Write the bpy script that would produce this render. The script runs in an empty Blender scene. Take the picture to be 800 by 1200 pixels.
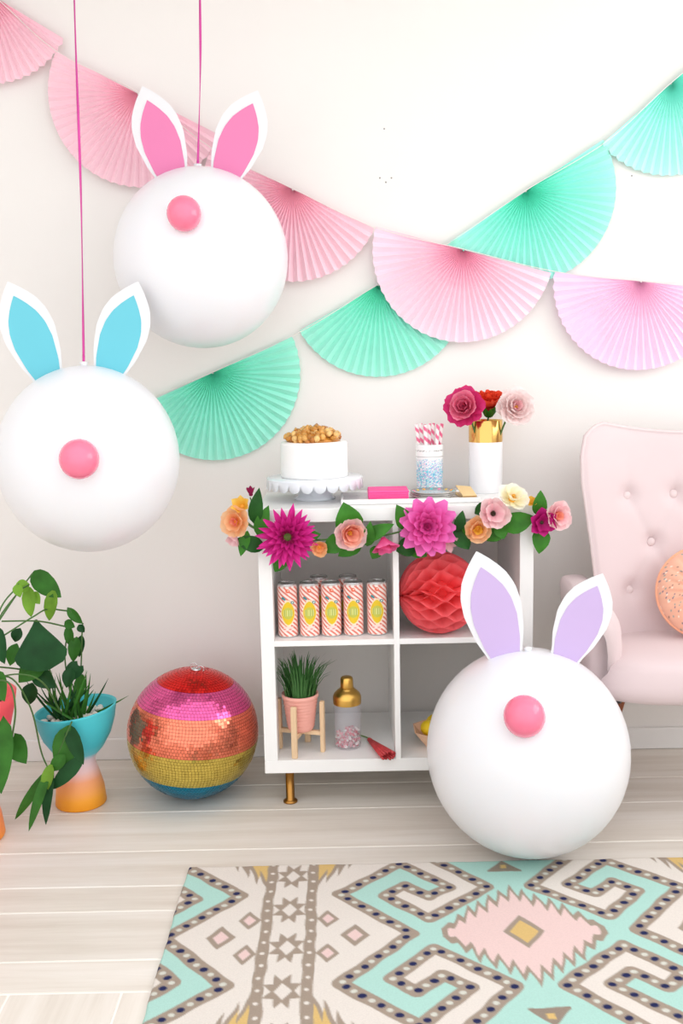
import bpy, bmesh, math, random
import numpy as np
from mathutils import Vector, Matrix, Euler

random.seed(7)
rng = np.random.default_rng(7)
PI = math.pi
scene = bpy.context.scene
COL = scene.collection

# ------------------------------------------------------------------ camera
CAM = np.array([.2358, -3.1265, 1.2679]); PITCH = .14602; ROLL = -.020308; FPX = 1161.2
_f = np.array([0, math.cos(PITCH), -math.sin(PITCH)]); _r = np.array([1., 0, 0]); _u = np.cross(_r, _f)
_r2 = _r*math.cos(ROLL) + _u*math.sin(ROLL); _u2 = -_r*math.sin(ROLL) + _u*math.cos(ROLL)
cd = bpy.data.cameras.new('camera'); cam = bpy.data.objects.new('camera', cd); COL.objects.link(cam)
cd.sensor_fit = 'VERTICAL'; cd.sensor_height = 36.0; cd.sensor_width = 24.0; cd.lens = FPX/1200*36
cd.clip_start = .05; cd.clip_end = 60
cam.matrix_world = Matrix(((_r2[0], _u2[0], -_f[0], CAM[0]), (_r2[1], _u2[1], -_f[1], CAM[1]), (_r2[2], _u2[2], -_f[2], CAM[2]), (0, 0, 0, 1)))
scene.camera = cam

def ray(x, y): return _f + _r2*(x-400)/FPX + _u2*(600-y)/FPX
def onY(x, y, Y):                       # pixel ray met with a plane parallel to the back wall
    d = ray(x, y); return Vector(CAM + d*(Y-CAM[1])/d[1])
def onZ(x, y, Z=0.):                    # pixel ray met with a level surface
    d = ray(x, y); return Vector(CAM + d*(Z-CAM[2])/d[2])

# ------------------------------------------------------------------ light
w = bpy.data.worlds.new('daylight'); scene.world = w; w.use_nodes = True
bg = w.node_tree.nodes['Background']; bg.inputs[0].default_value = (.975, .985, 1.0, 1); bg.inputs[1].default_value = 1.75
ld = bpy.data.lights.new('window_daylight', 'AREA'); ld.shape = 'RECTANGLE'; ld.size = 1.2; ld.size_y = 1.9; ld.energy = 24; ld.color = (1, .995, .985)
lo = bpy.data.objects.new('window_daylight', ld); COL.objects.link(lo)
lo.location = (2.66, -1.25, 1.82); lo.rotation_euler = (0, math.radians(90), 0)
vs = scene.view_settings
vs.view_transform = 'Standard'; vs.look = 'None'; vs.gamma = 1.0; vs.exposure = -.06; vs.use_curve_mapping = False

# ------------------------------------------------------------------ helpers
def lin(c):
    return tuple(((v/255)/12.92 if v/255 <= .04045 else ((v/255+.055)/1.055)**2.4) for v in c)

MATS = {}
def mat(name, rgb, rough=.5, metal=0., var=.04, vscale=12., bump=0., bscale=60., transl=0., coat=0., spec=.5, attr=None, alpha=None, trans=0., ior=1.45, sheen=0., sss=0., stretch=None):
    """procedural principled material: noise varies the colour a little, optional bump, optional translucency"""
    if name in MATS: return MATS[name]
    m = bpy.data.materials.new(name); m.use_nodes = True; nt = m.node_tree; N = nt.nodes; L = nt.links
    p = N['Principled BSDF']; out = N['Material Output']
    p.inputs['Roughness'].default_value = rough; p.inputs['Metallic'].default_value = metal
    p.inputs['Specular IOR Level'].default_value = spec; p.inputs['Coat Weight'].default_value = coat
    p.inputs['Transmission Weight'].default_value = trans; p.inputs['IOR'].default_value = ior
    if alpha is not None: p.inputs['Alpha'].default_value = alpha
    if sheen: p.inputs['Sheen Weight'].default_value = sheen
    if sss:
        p.inputs['Subsurface Weight'].default_value = sss; p.inputs['Subsurface Radius'].default_value = (.02, .016, .014); p.inputs['Subsurface Scale'].default_value = 1.
    tc = N.new('ShaderNodeTexCoord'); nz = N.new('ShaderNodeTexNoise'); nz.inputs['Scale'].default_value = vscale; nz.inputs['Detail'].default_value = 4
    if stretch:
        mp = N.new('ShaderNodeMapping'); mp.inputs['Scale'].default_value = stretch; L.new(tc.outputs['Object'], mp.inputs[0]); L.new(mp.outputs[0], nz.inputs['Vector'])
    else: L.new(tc.outputs['Object'], nz.inputs['Vector'])
    mr = N.new('ShaderNodeMapRange'); mr.inputs[1].default_value = .25; mr.inputs[2].default_value = .75
    mr.inputs[3].default_value = 1-var; mr.inputs[4].default_value = 1+var; L.new(nz.outputs['Fac'], mr.inputs[0])
    mx = N.new('ShaderNodeMix'); mx.data_type = 'RGBA'; mx.blend_type = 'MULTIPLY'; mx.inputs[0].default_value = 1.
    if attr:
        at = N.new('ShaderNodeAttribute'); at.attribute_name = attr; L.new(at.outputs['Color'], mx.inputs[6])
    else: mx.inputs[6].default_value = (*lin(rgb), 1)
    L.new(mr.outputs[0], mx.inputs[7]); L.new(mx.outputs[2], p.inputs['Base Color'])
    if bump:
        n2 = N.new('ShaderNodeTexNoise'); n2.inputs['Scale'].default_value = bscale; n2.inputs['Detail'].default_value = 3; L.new(tc.outputs['Object'], n2.inputs['Vector'])
        b = N.new('ShaderNodeBump'); b.inputs['Strength'].default_value = bump; b.inputs['Distance'].default_value = .004; L.new(n2.outputs['Fac'], b.inputs['Height']); L.new(b.outputs[0], p.inputs['Normal'])
    if transl:
        t = N.new('ShaderNodeBsdfTranslucent'); L.new(mx.outputs[2], t.inputs[0]); ms = N.new('ShaderNodeMixShader'); ms.inputs[0].default_value = transl
        L.new(p.outputs[0], ms.inputs[1]); L.new(t.outputs[0], ms.inputs[2]); L.new(ms.outputs[0], out.inputs['Surface'])
    MATS[name] = m; return m

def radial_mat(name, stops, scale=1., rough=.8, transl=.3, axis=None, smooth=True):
    """colour ramp by distance from the object's origin (or along one object axis): dyed fan paper with pleat shade painted into the hub, sprayed pots, petals"""
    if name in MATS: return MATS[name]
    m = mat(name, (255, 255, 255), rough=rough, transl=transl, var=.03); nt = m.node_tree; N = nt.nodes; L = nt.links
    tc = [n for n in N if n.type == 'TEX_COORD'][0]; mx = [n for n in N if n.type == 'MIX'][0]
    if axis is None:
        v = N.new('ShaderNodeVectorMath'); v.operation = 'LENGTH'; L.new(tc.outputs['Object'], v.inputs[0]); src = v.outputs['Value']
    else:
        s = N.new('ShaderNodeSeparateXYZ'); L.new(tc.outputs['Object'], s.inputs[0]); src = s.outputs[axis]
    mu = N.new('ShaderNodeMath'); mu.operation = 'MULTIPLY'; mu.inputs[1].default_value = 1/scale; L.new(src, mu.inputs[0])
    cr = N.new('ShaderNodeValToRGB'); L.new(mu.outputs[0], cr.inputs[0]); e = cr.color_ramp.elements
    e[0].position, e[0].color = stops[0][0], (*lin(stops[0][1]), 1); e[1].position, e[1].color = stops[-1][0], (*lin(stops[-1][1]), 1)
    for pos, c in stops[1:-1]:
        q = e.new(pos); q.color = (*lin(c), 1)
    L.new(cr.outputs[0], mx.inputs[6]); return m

class MB:
    """collects vertices and faces"""
    def __init__(s): s.v = []; s.f = []
    def add(s, v, f, M=None):
        o = len(s.v)
        s.v += [tuple(M @ Vector(p)) if M is not None else tuple(p) for p in v]; s.f += [tuple(i+o for i in q) for q in f]; return s
    def box(s, c, d, bev=0., seg=2, M=None):
        bm = bmesh.new(); bmesh.ops.create_cube(bm, size=1.)
        for q in bm.verts: q.co = Vector((q.co.x*d[0], q.co.y*d[1], q.co.z*d[2]))
        if bev: bmesh.ops.bevel(bm, geom=list(bm.edges), offset=bev, segments=seg, affect='EDGES', profile=.5)
        bm.verts.index_update(); v = [tuple(q.co + Vector(c)) for q in bm.verts]; f = [[k.index for k in q.verts] for q in bm.faces]; bm.free()
        return s.add(v, f, M)
    def lathe(s, prof, n=32, c=(0, 0, 0), cap0=True, cap1=True, M=None):
        v = []; f = []
        for r, z in prof:
            for k in range(n):
                a = 2*PI*k/n; v.append((c[0]+r*math.cos(a), c[1]+r*math.sin(a), c[2]+z))
        for i in range(len(prof)-1):
            for k in range(n):
                k2 = (k+1) % n; f.append((i*n+k, i*n+k2, (i+1)*n+k2, (i+1)*n+k))
        if cap0: f.append(tuple(reversed(range(n))))
        if cap1: f.append(tuple(range((len(prof)-1)*n, len(prof)*n)))
        return s.add(v, f, M)
    def tube(s, pts, rad, n=8, cap=True, M=None):
        pts = [Vector(p) for p in pts]; m = len(pts); R = rad if hasattr(rad, '__len__') else [rad]*m
        t0 = (pts[1]-pts[0]).normalized(); nv = t0.orthogonal().normalized(); v = []; f = []
        for i, p in enumerate(pts):
            t = (pts[min(i+1, m-1)]-pts[max(i-1, 0)]).normalized(); nv = (nv - t*nv.dot(t)).normalized(); b = t.cross(nv)
            for k in range(n):
                a = 2*PI*k/n; v.append(p + (nv*math.cos(a)+b*math.sin(a))*R[i])
        for i in range(m-1):
            for k in range(n):
                k2 = (k+1) % n; f.append((i*n+k, i*n+k2, (i+1)*n+k2, (i+1)*n+k))
        if cap: f.append(tuple(reversed(range(n)))); f.append(tuple(range((m-1)*n, m*n)))
        return s.add(v, f, M)
    def grid(s, fn, nu, nv, close_u=False, M=None):
        v = []; f = []
        for j in range(nv+1):
            for i in range(nu + (0 if close_u else 1)): v.append(fn(i/nu, j/nv))
        w_ = nu if close_u else nu+1
        for j in range(nv):
            for i in range(nu):
                i2 = (i+1) % w_; f.append((j*w_+i, j*w_+i2, (j+1)*w_+i2, (j+1)*w_+i))
        return s.add(v, f, M)
    def sphere(s, c, r, nu=24, nv=14, M=None):
        r = r if hasattr(r, '__len__') else (r, r, r)
        pr = [(max(1e-4, math.sin(PI*j/nv)), -math.cos(PI*j/nv)) for j in range(nv+1)]
        M2 = Matrix.Translation(c) @ Matrix.Diagonal((*r, 1)); return s.lathe(pr, nu, cap0=False, cap1=False, M=(M @ M2 if M is not None else M2))
    def mesh(s, name, m, smooth=True):
        me = bpy.data.meshes.new(name); me.from_pydata(s.v, [], s.f)
        if m: me.materials.append(m)
        if smooth:
            me.polygons.foreach_set('use_smooth', [True]*len(me.polygons))
        me.update(); return me
    def build(s, name, m, parent=None, smooth=True, loc=None, **kw):
        return link(name, s.mesh(name, m, smooth), parent, loc, **kw)

def link(name, me, parent=None, loc=None, M=None, label=None, cat=None, group=None, kind=None):
    o = bpy.data.objects.new(name, me); COL.objects.link(o); o.parent = parent
    if loc is not None: o.location = loc
    if M is not None: o.matrix_local = M
    for k, v in (('label', label), ('category', cat), ('group', group), ('kind', kind)):
        if v: o[k] = v
    return o
def thing(name, label, cat, loc=(0, 0, 0), group=None, rot=None):
    o = link(name, None, None, loc, label=label, cat=cat, group=group); o.empty_display_size = .05
    if rot: o.rotation_euler = rot
    return o
def sharp(o, ang=40):
    me = o.data; bm = bmesh.new(); bm.from_mesh(me)
    for e in bm.edges:
        if len(e.link_faces) == 2 and e.calc_face_angle(0) > math.radians(ang): e.smooth = False
    bm.to_mesh(me); bm.free(); return o
def paint(me, fn):
    """colour attribute from a function of the vertex position (array of xyz -> array of sRGB)"""
    n = len(me.vertices); co = np.zeros(n*3); me.vertices.foreach_get('co', co); c = np.asarray(fn(co.reshape(-1, 3)), float)/255
    c = np.where(c <= .04045, c/12.92, ((c+.055)/1.055)**2.4)
    a = me.color_attributes.new('Col', 'FLOAT_COLOR', 'POINT'); a.data.foreach_set('color', np.concatenate([c, np.ones((n, 1))], 1).ravel())
def copy_tree(o, parent=None):
    c = o.copy(); COL.objects.link(c); c.parent = parent
    for ch in list(o.children): copy_tree(ch, c)
    return c
def bez(p, n=24):
    """Catmull-Rom through points"""
    p = [Vector(q) for q in p]; q = [p[0]*2-p[1]] + p + [p[-1]*2-p[-2]]; out = []; m = len(p)-1
    for i in range(n+1):
        t = i/n*m; k = min(int(t), m-1); t -= k; a, b, c, d = q[k:k+4]
        out.append(.5*((2*b) + (c-a)*t + (2*a-5*b+4*c-d)*t*t + (-a+3*b-3*c+d)*t**3))
    return out

# ------------------------------------------------------------------ the room
M_wall = mat('wall_paint', (238, 234, 230), .85, var=.008, vscale=2, bump=.05, bscale=180)
M_trim = mat('trim_paint', (238, 236, 234), .45, var=.01)
M_ceil = mat('ceiling_paint', (226, 224, 221), .9, var=.01)
X0, X1, YF, ZC = -2.3, 2.5, -4.2, 2.6
def struct(name, mb, m, smooth=False, parent=None): return mb.build(name, m, parent, smooth, kind=None if parent else 'structure')
wall_back = struct('wall_back', MB().box(((X0+X1)/2, .05, ZC/2), (X1-X0+.2, .1, ZC)), M_wall)
struct('ceiling', MB().box(((X0+X1)/2, -.5, ZC+.05), (X1-X0+.2, 1.2, .1)), M_ceil)
struct('wall_left', MB().box((X0-.05, -1.4, ZC/2), (.1, 2.8, ZC)), M_wall)
wy0, wy1, wz0, wz1 = -2.2, -.3, 1.0, 2.5
mb = MB().box((X1+.05, -.15, ZC/2), (.1, .3, ZC)).box((X1+.05, -2.5, ZC/2), (.1, .6, ZC)).box((X1+.05, (wy0+wy1)/2, wz0/2), (.1, wy1-wy0, wz0)).box((X1+.05, (wy0+wy1)/2, (wz1+ZC)/2), (.1, wy1-wy0, ZC-wz1))
struct('wall_right', mb, M_wall)
mb = MB()
for y in (wy0+.03, (wy0+wy1)/2, wy1-.03): mb.box((X1+.05, y, (wz0+wz1)/2), (.08, .06, wz1-wz0))
for z in (wz0+.03, (wz0+wz1)/2, wz1-.03): mb.box((X1+.05, (wy0+wy1)/2, z), (.07, wy1-wy0, .06))
struct('window_1', mb, M_trim)
struct('baseboard_back', MB().box(((X0+X1)/2, -.0075, .036), (X1-X0, .015, .072), .004), M_trim)
M_hole = mat('hole_dark', (150, 146, 142), .9)
for px, py in ((445, 208.5), (458.5, 208.5), (452, 213.5), (450, 151), (740, 206)):
    p = onY(px, py, 0); MB().lathe([(.0026, 0), (.0022, .0006)], 10, M=Matrix.Translation(p) @ Matrix.Rotation(PI/2, 4, 'X')).build('nail_hole', M_hole, wall_back)

# floor: pale joints with wood-look planks set on them, every plank its own piece
floor = struct('floor', MB().box(((X0+X1)/2, YF/2, -.02), (X1-X0+.2, -YF, .036)), mat('joint_grout', (246, 242, 236), .8, var=.02))
def plank_mat():
    m = mat('plank_wood', (220, 208, 196), .42, var=.0, bump=.03, bscale=40); nt = m.node_tree; N = nt.nodes; L = nt.links
    tc = [n for n in N if n.type == 'TEX_COORD'][0]; mx = [n for n in N if n.type == 'MIX'][0]
    oi = N.new('ShaderNodeObjectInfo'); ad = N.new('ShaderNodeVectorMath'); ad.operation = 'ADD'
    sc = N.new('ShaderNodeVectorMath'); sc.operation = 'SCALE'; sc.inputs[0].default_value = (7, 3, 5); L.new(oi.outputs['Random'], sc.inputs['Scale'])
    mp = N.new('ShaderNodeMapping'); mp.inputs['Scale'].default_value = (1.1, 16, 1); L.new(tc.outputs['Object'], mp.inputs[0])
    L.new(mp.outputs[0], ad.inputs[0]); L.new(sc.outputs[0], ad.inputs[1])
    n1 = N.new('ShaderNodeTexNoise'); n1.inputs['Scale'].default_value = 1.2; n1.inputs['Detail'].default_value = 7; n1.inputs['Roughness'].default_value = .62; n1.inputs['Distortion'].default_value = .2; L.new(ad.outputs[0], n1.inputs['Vector'])
    cr = N.new('ShaderNodeValToRGB'); e = cr.color_ramp.elements
    e[0].position, e[0].color = .28, (*lin((214, 204, 192)), 1); e[1].position, e[1].color = .72, (*lin((238, 232, 225)), 1)
    q = e.new(.5); q.color = (*lin((228, 220, 210)), 1); L.new(n1.outputs['Fac'], cr.inputs[0])
    mr = N.new('ShaderNodeMapRange'); mr.inputs[3].default_value = .93; mr.inputs[4].default_value = 1.04; L.new(oi.outputs['Random'], mr.inputs[0])
    m2 = N.new('ShaderNodeMix'); m2.data_type = 'RGBA'; m2.blend_type = 'MULTIPLY'; m2.inputs[0].default_value = 1; L.new(cr.outputs[0], m2.inputs[6]); L.new(mr.outputs[0], m2.inputs[7])
    L.new(m2.outputs[2], mx.inputs[6]); return m
M_plank = plank_mat()
rows = [0, -.235, -.408, -.643, -.823, -.937, -1.134, -1.246]; GAP = .0048
cuts = [[-1.1, 1.62], [-.93, .76], [-1.35, 1.9], [-1.0, .72], [-1.6, .8], [-1.2, 1.2], [-1.4, .5]]
def plank(x0, x1, y0, y1, rot=False):
    lx, ly = x1-x0-GAP, y1-y0-GAP
    if rot: me = MB().box((0, 0, 0), (ly, lx, .006), .0012, 1).mesh('plank', M_plank, False)
    else: me = MB().box((0, 0, 0), (lx, ly, .006), .0012, 1).mesh('plank', M_plank, False)
    o = link('plank', me, floor, ((x0+x1)/2, (y0+y1)/2, -.0035))
    if rot: o.rotation_euler.z = PI/2
for i in range(len(rows)-1):
    xs = [X0] + cuts[i] + [X1]
    for a, b in zip(xs, xs[1:]): plank(a, b, rows[i+1], rows[i])
xk = -.237-.2335*8
while xk < X1-.1:
    ys = [YF, -2.9 + .5*math.sin(xk*7), rows[-1]]
    for a, b in zip(ys, ys[1:]): plank(xk, min(xk+.2335, X1), a, b, True)
    xk += .2335

# ------------------------------------------------------------------ patterned rug
def rug():
    RW, RD, X, Y0 = 1.60, 1.29, -.175, -.745; h = .0032; nu, nv = int(RW/h), int(RD/h)
    cream, grey, teal, navy, pink, yel, pale = [np.array(c, float) for c in ((222, 214, 206), (160, 145, 131), (172, 211, 201), (42, 46, 84), (226, 198, 194), (212, 180, 118), (206, 206, 196))]
    def seg_d(u, v, a, b):
        ax, ay = a; bx, by = b; dx, dy = bx-ax, by-ay; t = np.clip(((u-ax)*dx+(v-ay)*dy)/(dx*dx+dy*dy), 0, 1)
        return np.hypot(u-ax-t*dx, v-ay-t*dy)
    def inpoly(u, v, P):
        r = np.zeros(u.shape, bool)
        for (x1, y1), (x2, y2) in zip(P, P[1:]+P[:1]):
            c = ((y1 > v) != (y2 > v)) & (u < (x2-x1)*(v-y1)/(y2-y1+1e-12)+x1); r ^= c
        return r
    Z = [(.545, -.02), (.54, .008), (.388, .147), (.548, .3225)]
    H = [(.54, .008), (.655, .125), (.602, .168), (.545, .113), (.497, .16), (.594, .264), (.748, .128), (.628, -.01)]
    def dots(P, off):
        L = 0; out = []; acc = off
        for a, b in zip(P, P[1:]):
            d = math.hypot(b[0]-a[0], b[1]-a[1])
            while acc <= L+d: t = (acc-L)/d; out.append((a[0]+t*(b[0]-a[0]), a[1]+t*(b[1]-a[1]))); acc += .0235
            L += d
        return out
    def col(u, v):
        shp = u.shape; c = np.empty(shp+(3,)); c[:] = cream
        wob = .0012*np.sin(u*61+v*37) + .0009*np.sin(v*83-u*29)
        u = u+wob; v = v+.0013*np.sin(u*53-v*41)
        P = 1.06; uu = np.abs((u-.27+P/2) % P - P/2)+.27       # mirrored about the star column and the pink diamonds
        V = .645; vv = np.abs((v+V/2) % V - V/2)               # mirrored top to bottom
        vr = np.where(vv > V/2, V-vv, vv); vs_ = vv            # zig-zags and hooks mirror again at half height
        zx = np.interp(vr, [0, .147, .3225], [.545, .388, .548])
        c[(uu > zx)] = teal
        c[inpoly(uu, vr, [(.54, -.01)]+H[1:]+[(.628, -.02)])] = cream
        d = np.full(shp, 9.)
        for Q in (Z, H):
            for a, b in zip(Q, Q[1:]): d = np.minimum(d, seg_d(uu, vr, a, b))
        c[d < .0175] = grey
        for Q, o in ((Z, .03), (H, .024)):
            for i, (a, b) in enumerate(dots(Q, o)):
                m = np.hypot((uu-a)*.85, vr-b) < (.0074 if i % 2 == 0 else .0062); c[m] = navy if i % 2 == 0 else pale
        for a, b, hw, hh in ((.360, .255, .027, .037), (.421, .3225, .035, .045)):
            q = np.abs(uu-a)/hw+np.abs(vr-b)/hh; c[q < 1] = grey; c[q < .56] = pink
        # stripes with pale dots
        s = uu-.27; c[(s > .038) & (s < .064)] = grey
        c[(s > .038) & (s < .064) & (np.hypot(s-.051, ((v+.02) % .043)-.0215) < .0052)] = cream
        # eight-pointed stars
        sv = (v-.061+.0765) % .1533 - .0765; su = ((u-.27+P/2) % P - P/2)*1.42; r = np.hypot(su, sv); an = np.arctan2(sv, su)
        k = np.abs((an % (PI/4))-PI/8)/(PI/8)              # 0 at a tip, 1 in a notch
        c[(r < .034/(.034/.060+(1-.034/.060)*k)) & (np.abs(su)+np.abs(sv) > .027)] = grey
        # flames beside the stripes
        e = .12*np.clip(1-(s-.064)/.10, 0, 1)-.045*np.abs(((s*1/.028) % 1)*1.0)
        fl = (s >= .064) & (s < .155) & (vv < np.maximum(e, 0)+.0); c[fl] = grey
        c[fl & (s < .112) & (vv < e-.022-.2*(s-.064))] = yel
        # pink saw-edged diamond
        du, dv = np.abs(uu-.80), np.abs(vs_-.3225); saw = .046*np.abs(((du/.028) % 1)-.5)*2
        ed = np.clip(.155*(1-du/.20), .012, 1)-.012+saw*np.clip((.19-du)/.08, .25, 1); pk = (du < .184)
        c[pk & (dv < ed+.015)] = grey; c[pk & (du < .170) & (dv < ed-.009)] = pink
        q = du/.047+dv/.066; c[q < 1] = grey; c[q < .70] = yel
        # brown triangles between the diamonds
        tr = (vv < .056) & (du < .042*np.clip(vv/.05, 0, 1)); c[tr] = grey*.92; c[tr & (vv > .022) & (vv < .04) & (du < .008)] = yel
        return c
    gu, gv = np.meshgrid((np.arange(nu+1))/nu*RW, (np.arange(nv+1))/nv*RD)
    acc = 0
    for a in (-.33, 0, .33):
        for b in (-.33, 0, .33): acc = acc + col(gu+a*h, gv+b*h)
    c = acc/9
    rag = lambda t, s: .0014*np.sin(t*21+s)+.0006*np.sin(t*97+2*s)
    px = X+gu+rag(gv, 1)*(1-gu/RW); py = Y0-gv+rag(gu, 2)*(1-gv/RD); hgt = .007-.0045*(np.minimum(np.minimum(gu, RW-gu), np.minimum(gv, RD-gv)) < .001)
    ver = np.stack([px-X, py-Y0, hgt], -1).reshape(-1, 3)
    i = np.arange(nv)[:, None]*(nu+1)+np.arange(nu)[None, :]; q = np.stack([i, i+nu+1, i+nu+2, i+1], -1).reshape(-1, 4)
    b = len(ver); loop = list(range(nu+1))+[j*(nu+1)+nu for j in range(1, nv+1)]+[nv*(nu+1)+k for k in range(nu-1, -1, -1)]+[j*(nu+1) for j in range(nv-1, 0, -1)]
    skirt = ver[loop].copy(); skirt[:, 2] = .0; ver = np.concatenate([ver, skirt]); n = len(loop)
    sk = np.array([(loop[k], loop[(k+1) % n], b+(k+1) % n, b+k) for k in range(n)]); q = np.concatenate([q, sk])
    me = bpy.data.meshes.new('rug'); me.vertices.add(len(ver)); me.vertices.foreach_set('co', ver.ravel()); me.loops.add(q.size); me.loops.foreach_set('vertex_index', q.ravel().astype(np.int32))
    me.polygons.add(len(q)); me.polygons.foreach_set('loop_start', np.arange(0, q.size, 4, dtype=np.int32)); me.polygons.foreach_set('loop_total', np.full(len(q), 4, np.int32)); me.update(calc_edges=True)
    call = np.concatenate([c.reshape(-1, 3), c.reshape(-1, 3)[loop]]); paint(me, lambda co: call)
    me.materials.append(mat('rug_weave', (255, 255, 255), .95, var=.05, vscale=260, bump=.25, bscale=500, attr='Col', spec=.1))
    link('patterned_rug', me, None, (X, Y0, .0), label='cream, teal and taupe rug with zigzags, stars and diamonds on plank floor', cat='rug')
rug()

# ------------------------------------------------------------------ cube shelf on brass legs
SW, SD, ST, SL, SY = .77, .39, .038, .1085, -.405     # width, depth, outer board, leg height, front face
M_white = mat('white_laminate', (243, 242, 240), .32, var=.008)
M_brass = mat('brushed_brass', (178, 128, 66), .3, 1., var=.06, vscale=30)
sh = thing('cube_shelf', 'white four-cube shelf unit on brass legs against the wall', 'shelf', (0, SY, 0))
cy = SD/2
MB().box((SW/2, cy, SL+SW-ST/2), (SW, SD, ST), .0012, 1).build('top_board', M_white, sh, False)
MB().box((SW/2, cy, SL+ST/2), (SW, SD, ST), .0012, 1).build('bottom_board', M_white, sh, False)
for x in (ST/2, SW-ST/2): MB().box((x, cy, SL+SW/2), (ST, SD-.0006, SW-2*ST), .001, 1).build('side_board', M_white, sh, False)
MB().box((SW/2, cy, SL+SW/2), (.016, SD-.001, SW-2*ST), .0006, 1).build('upright_divider', M_white, sh, False)
for x in ((ST+SW/2-.008)/2, (SW-ST+SW/2+.008)/2): MB().box((x, cy, SL+SW/2), (SW/2-.008-ST, SD-.001, .016), .0006, 1).build('shelf_board', M_white, sh, False)
for x in (.068, SW-.068):
    for y in (.05, SD-.05): MB().lathe([(.021, 0), (.021, .004), (.016, .007), (.0125, .010), (.0125, SL)], 20, (x, y, 0)).build('leg', M_brass, sh)
ZT = SL+SW; ZM = SL+SW/2+.008; ZB = SL+ST

# ------------------------------------------------------------------ balloon bunnies
M_latex = mat('white_latex', (234, 234, 237), .28, var=.006, vscale=3, sss=.25, coat=.15)
M_nose = mat('pink_latex', (243, 122, 152), .22, var=.03, coat=.3, sss=.1)
M_card = mat('white_card', (240, 240, 242), .75, var=.008, transl=.15)
def spheroid(c, a, b, neck=True):
    mb = MB(); prof = []
    n = 30
    for j in range(n+1):
        t = PI*j/n; r = math.sin(t); z = -math.cos(t); prof.append((max(1e-4, a*r), b*z))
    return mb.lathe(prof, 56, c, False, False)
def ear_mesh(name, L, wm, t0, t1, y, th, m):
    ts = [0, .2, .45, .62, .76, .88, .96, 1.]; ws = [.58, .84, 1., .95, .76, .44, .16, .0]
    n = 22; left = []; right = []
    for i in range(n+1):
        t = t0+(t1-t0)*i/n; tt = (t-t0)/(t1-t0); k = np.interp(t if name == 'ear' else tt, ts, ws) if name == 'ear' else np.interp(tt, ts, ws)
        k = max(k, .004); left.append((-wm*k, t*L)); right.append((wm*k, t*L))
    mb = MB(); v = []; f = []
    for yy in (y-th/2, y+th/2):
        for i in range(n+1): v += [(left[i][0], yy, left[i][1]), (0, yy, left[i][1]), (right[i][0], yy, right[i][1])]
    o = 3*(n+1)
    for i in range(n):
        a = 3*i; f += [(a, a+1, a+4, a+3), (a+1, a+2, a+5, a+4), (o+a+1, o+a, o+a+3, o+a+4), (o+a+2, o+a+1, o+a+4, o+a+5), (a, a+3, o+a+3, o+a), (a+5, a+2, o+a+2, o+a+5)]
    f += [(0, o, o+1, 1), (1, o+1, o+2, 2)]
    mb.add(v, f); return mb.mesh(name, m, False)
def bunny(label, cpx, rpx, Y, ratio, ears, nose, nose_r, inner_rgb, iname, floor_z=None):
    c = onY(cpx[0], cpx[1], Y); depth = float(np.dot(np.array(c)-CAM, _f)); a = rpx*depth/FPX*.992; b = a*ratio
    if floor_z is not None: c.z = floor_z+b
    root = thing('balloon_bunny', label, 'balloon', (c.x, c.y, c.z-b)); L0 = Vector((c.x, c.y, c.z-b)); cl = c-L0
    o = spheroid(cl, a, b).build('balloon', M_latex, root)
    MB().lathe([(.004, -.012), (.011, -.012), (.006, 0), (.012, .012), (.003, .014)], 14, (cl.x, cl.y, cl.z+b-.004)).build('knot', M_latex, root)
    M_in = mat(iname, inner_rgb, .8, var=.01, transl=.1)
    for (bx, by), (tx, ty), wpx in ears:
        B = onY(bx, by, Y)-L0; T = onY(tx, ty, Y)-L0; L = (T-B).length; wm = wpx*depth/FPX
        ang = math.atan2((T-B).x, (T-B).z); Mx = Matrix.Translation(B) @ Matrix.Rotation(ang, 4, 'Y')
        e = link('ear', ear_mesh('ear', L, wm, -.12, 1., 0, .0016, M_card), root, M=Mx)
        link('inner_ear', ear_mesh('inner_ear', L, wm*.75, -.06, .85, -.0016, .0012, M_in), e)
    n = onY(nose[0], nose[1], Y); d = (Vector(CAM)-n).normalized()
    # meet the sphere along the nose's pixel ray
    rd = Vector(ray(*nose)).normalized(); oc = Vector(CAM)-c; s = Vector((1/a, 1/a, 1/b)); p = Vector((oc.x*s.x, oc.y*s.y, oc.z*s.z)); q = Vector((rd.x*s.x, rd.y*s.y, rd.z*s.z))
    A_, B_, C_ = q.dot(q), 2*p.dot(q), p.dot(p)-1; D = max(0, B_*B_-4*A_*C_); t = (-B_-math.sqrt(D))/(2*A_)
    hit = Vector(CAM)+rd*t; nr = nose_r*(depth-a)/FPX; nrm = (hit-c).normalized(); pc = hit+nrm*nr*.55-L0
    mb = MB().sphere((0, 0, 0), (nr, nr, nr*1.02), 28, 16); k = mb.build('nose', M_nose, root, loc=pc)
    return c, a, b
M_rib = mat('magenta_ribbon', (205, 62, 150), .35, var=.12, vscale=6)
def ribbon(pts, label):
    mb = MB(); P = bez(pts, 60); z0 = P[0]; v = []; f = []
    for i, p in enumerate(P):
        a = 1.2*math.sin(i*.12)+.3; dx = Vector((math.cos(a), math.sin(a), 0))*.0033; th = Vector((-math.sin(a), math.cos(a), 0))*.0006
        v += [p-dx-th-z0, p+dx-th-z0, p+dx+th-z0, p-dx+th-z0]
    for i in range(len(P)-1):
        for k in range(4): f.append((4*i+k, 4*i+(k+1) % 4, 4*i+4+(k+1) % 4, 4*i+4+k))
    mb.add(v, f); mb.tube([p-z0 for p in P[:2]], .004, 6)
    mb.build('hanging_ribbon', M_rib, None, loc=z0, label=label, cat='ribbon', group='ribbons holding the hanging bunnies')
Y1, Y2, Y3 = -.50, -.285, -.668
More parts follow.
